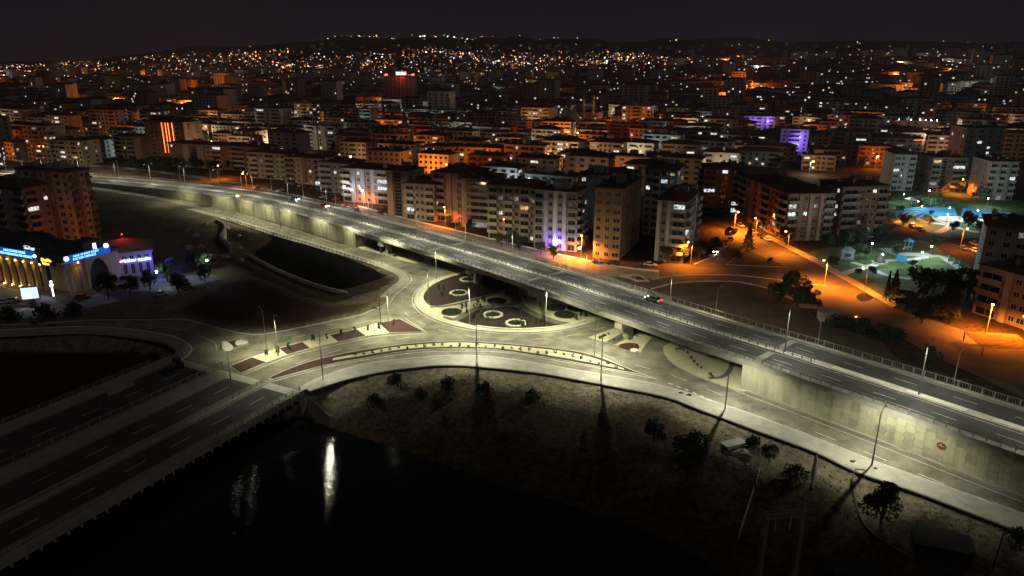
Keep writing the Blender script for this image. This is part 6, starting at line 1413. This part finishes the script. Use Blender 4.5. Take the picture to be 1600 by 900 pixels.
# ================================================================== countless far lights
pal = [M('far_orange', (1, .33, .06), emis=4.2, sample=False), M('far_warm', (1, .52, .2), emis=3.8, sample=False), M('far_white', (1, .92, .86), emis=4.2, sample=False), M('far_blue', (.5, .6, 1), emis=3.8, sample=False), M('far_red', (1, .06, .05), emis=3, sample=False), M('far_dim', (1, .36, .1), emis=1.3, sample=False)]
fl_ = MB()
def star(x, y, z, r_, mi):
    n = len(fl_.v); fl_.v += [(x + r_, y, z), (x, y + r_, z), (x - r_, y, z), (x, y - r_, z), (x, y, z + r_), (x, y, z - r_)]
    for t in ((0, 1, 4), (1, 2, 4), (2, 3, 4), (3, 0, 4), (1, 0, 5), (2, 1, 5), (3, 2, 5), (0, 3, 5)): fl_.f.append(tuple(n + i for i in t)); fl_.m.append(mi)
def lights(n, azr, yr, wts, zoff=7, big=1.0, cl=None, dens=None):
    for k in range(n):
        if cl and rnd.random() < .7: c = rnd.choice(cl); px_ = c[0] + rnd.gauss(0, c[2]); y = c[1] + rnd.gauss(0, c[3]); az = (px_ - 800) / F
        else: az = (rnd.uniform(*azr) - 800) / F; y = yr[0] + (yr[1] - yr[0]) * rnd.random() ** .8
        if y < 700: continue
        x = az * y; z = float(terr_far(x, y)) + rnd.uniform(3, zoff + 5); s_ = rnd.choices([.34, .58, .95, 1.7], [.42, .33, .18, .07])[0]
        star(x, y, z, y / 704 * .42 * s_ * big, rnd.choices(range(6), wts)[0])
CLC = [(430, 3000, 30, 300), (480, 3400, 40, 300), (560, 3200, 45, 350), (600, 3900, 50, 220), (680, 3400, 50, 350), (700, 4050, 45, 180), (760, 3600, 40, 260), (820, 3800, 30, 220), (860, 3300, 40, 300), (930, 3200, 25, 250), (1020, 3300, 30, 250), (1100, 3500, 22, 150), (960, 3700, 25, 150)]
lights(2100, (380, 920), (1700, 4150), (.40, .2, .17, .14, .012, .25), cl=CLC)
lights(520, (880, 1330), (1700, 3700), (.5, .24, .14, .06, .02, .1), cl=CLC[-4:])
lights(1700, (-80, 470), (1500, 4600), (.44, .2, .2, .06, .012, .14))
lights(330, (-60, 560), (1150, 2400), (.12, .12, .5, .24, .02, 0), big=1.3)
lights(520, (200, 620), (1100, 2600), (.2, .16, .42, .16, .02, .04))
lights(700, (560, 1600), (900, 2400), (.42, .14, .24, .14, .02, .12))
lights(90, (1150, 1650), (1300, 2400), (.55, .2, .2, .05, 0, .1))
lights(60, (520, 760), (5200, 5650), (.2, .3, .5, 0, 0, 0), zoff=4)
lights(34, (300, 1500), (4700, 5600), (.2, .2, .6, 0, 0, 0))
for (p0, y0, p1, y1, n) in ((0, 2450, 440, 2750, 70), (150, 3300, 420, 3500, 40), (45, 2900, 260, 3050, 30), (330, 1900, 640, 2200, 40)):
    for k in range(n):
        f = k / n; y = y0 + (y1 - y0) * f + rnd.gauss(0, 12); az = (p0 + (p1 - p0) * f - 800) / F; x = az * y; star(x, y, float(terr_far(x, y)) + 9, y / 704 * .3 * rnd.uniform(.7, 1.3), rnd.choice([0, 0, 0, 1]))
for (px, y, n) in ((1345, 1250, 9), (1378, 1350, 8), (1405, 1250, 10), (1460, 1450, 9), (1485, 1500, 6), (1050, 800, 8), (1138, 900, 14), (1150, 1000, 8)):
    for k in range(n):
        yy = y + k * 26; az = (px + k * 1.2 - 800) / F; star(az * yy, yy, float(terr_far(az * yy, yy)) + 8, yy / 704 * .36, 0)
FLP = []
for k in range(85):                       # the brightest of them really light the blocks around
    y = rnd.uniform(850, 2300); az = rnd.uniform(-.72, .72); x = az * y; z = float(terr_far(x, y)) + 13; c_ = rnd.choice([0, 0, 1, 2])
    star(x, y, z, y / 704 * .55, c_); FLP.append((x, y, z + y / 704 * .6 + .6, (SOD, SOD, (1, .6, .25), (.9, .95, 1))[(0, 2, 3)[c_]], rnd.choice([12000, 22000, 36000])))
me_ = fl_.mesh('distant_city_lights', pal); dcl = link('distant_city_lights', me_, kind='stuff', label='thousands of tiny orange and white lights of the far city')
for (x, y, z, c_, pw) in FLP: lamp(dcl, 'POINT', (x, y, z), pw, c_, radius=.5)
# ================================================================== night haze over the city
hz = bpy.data.materials.new('haze_air'); hz.use_nodes = True; t = hz.node_tree; t.nodes.clear()
ho = t.nodes.new('ShaderNodeOutputMaterial'); pv_ = t.nodes.new('ShaderNodeVolumePrincipled')
pv_.inputs['Color'].default_value = (.72, .72, .95, 1); pv_.inputs['Density'].default_value = .00009; pv_.inputs['Anisotropy'].default_value = .35
t.links.new(pv_.outputs[0], ho.inputs['Volume'])
q = MB(); q.box(-9600, 9600, -150, 9900, -9, 290); o = q.build('haze', hz); o['kind'] = 'stuff'; o['label'] = 'thin night haze over the city'
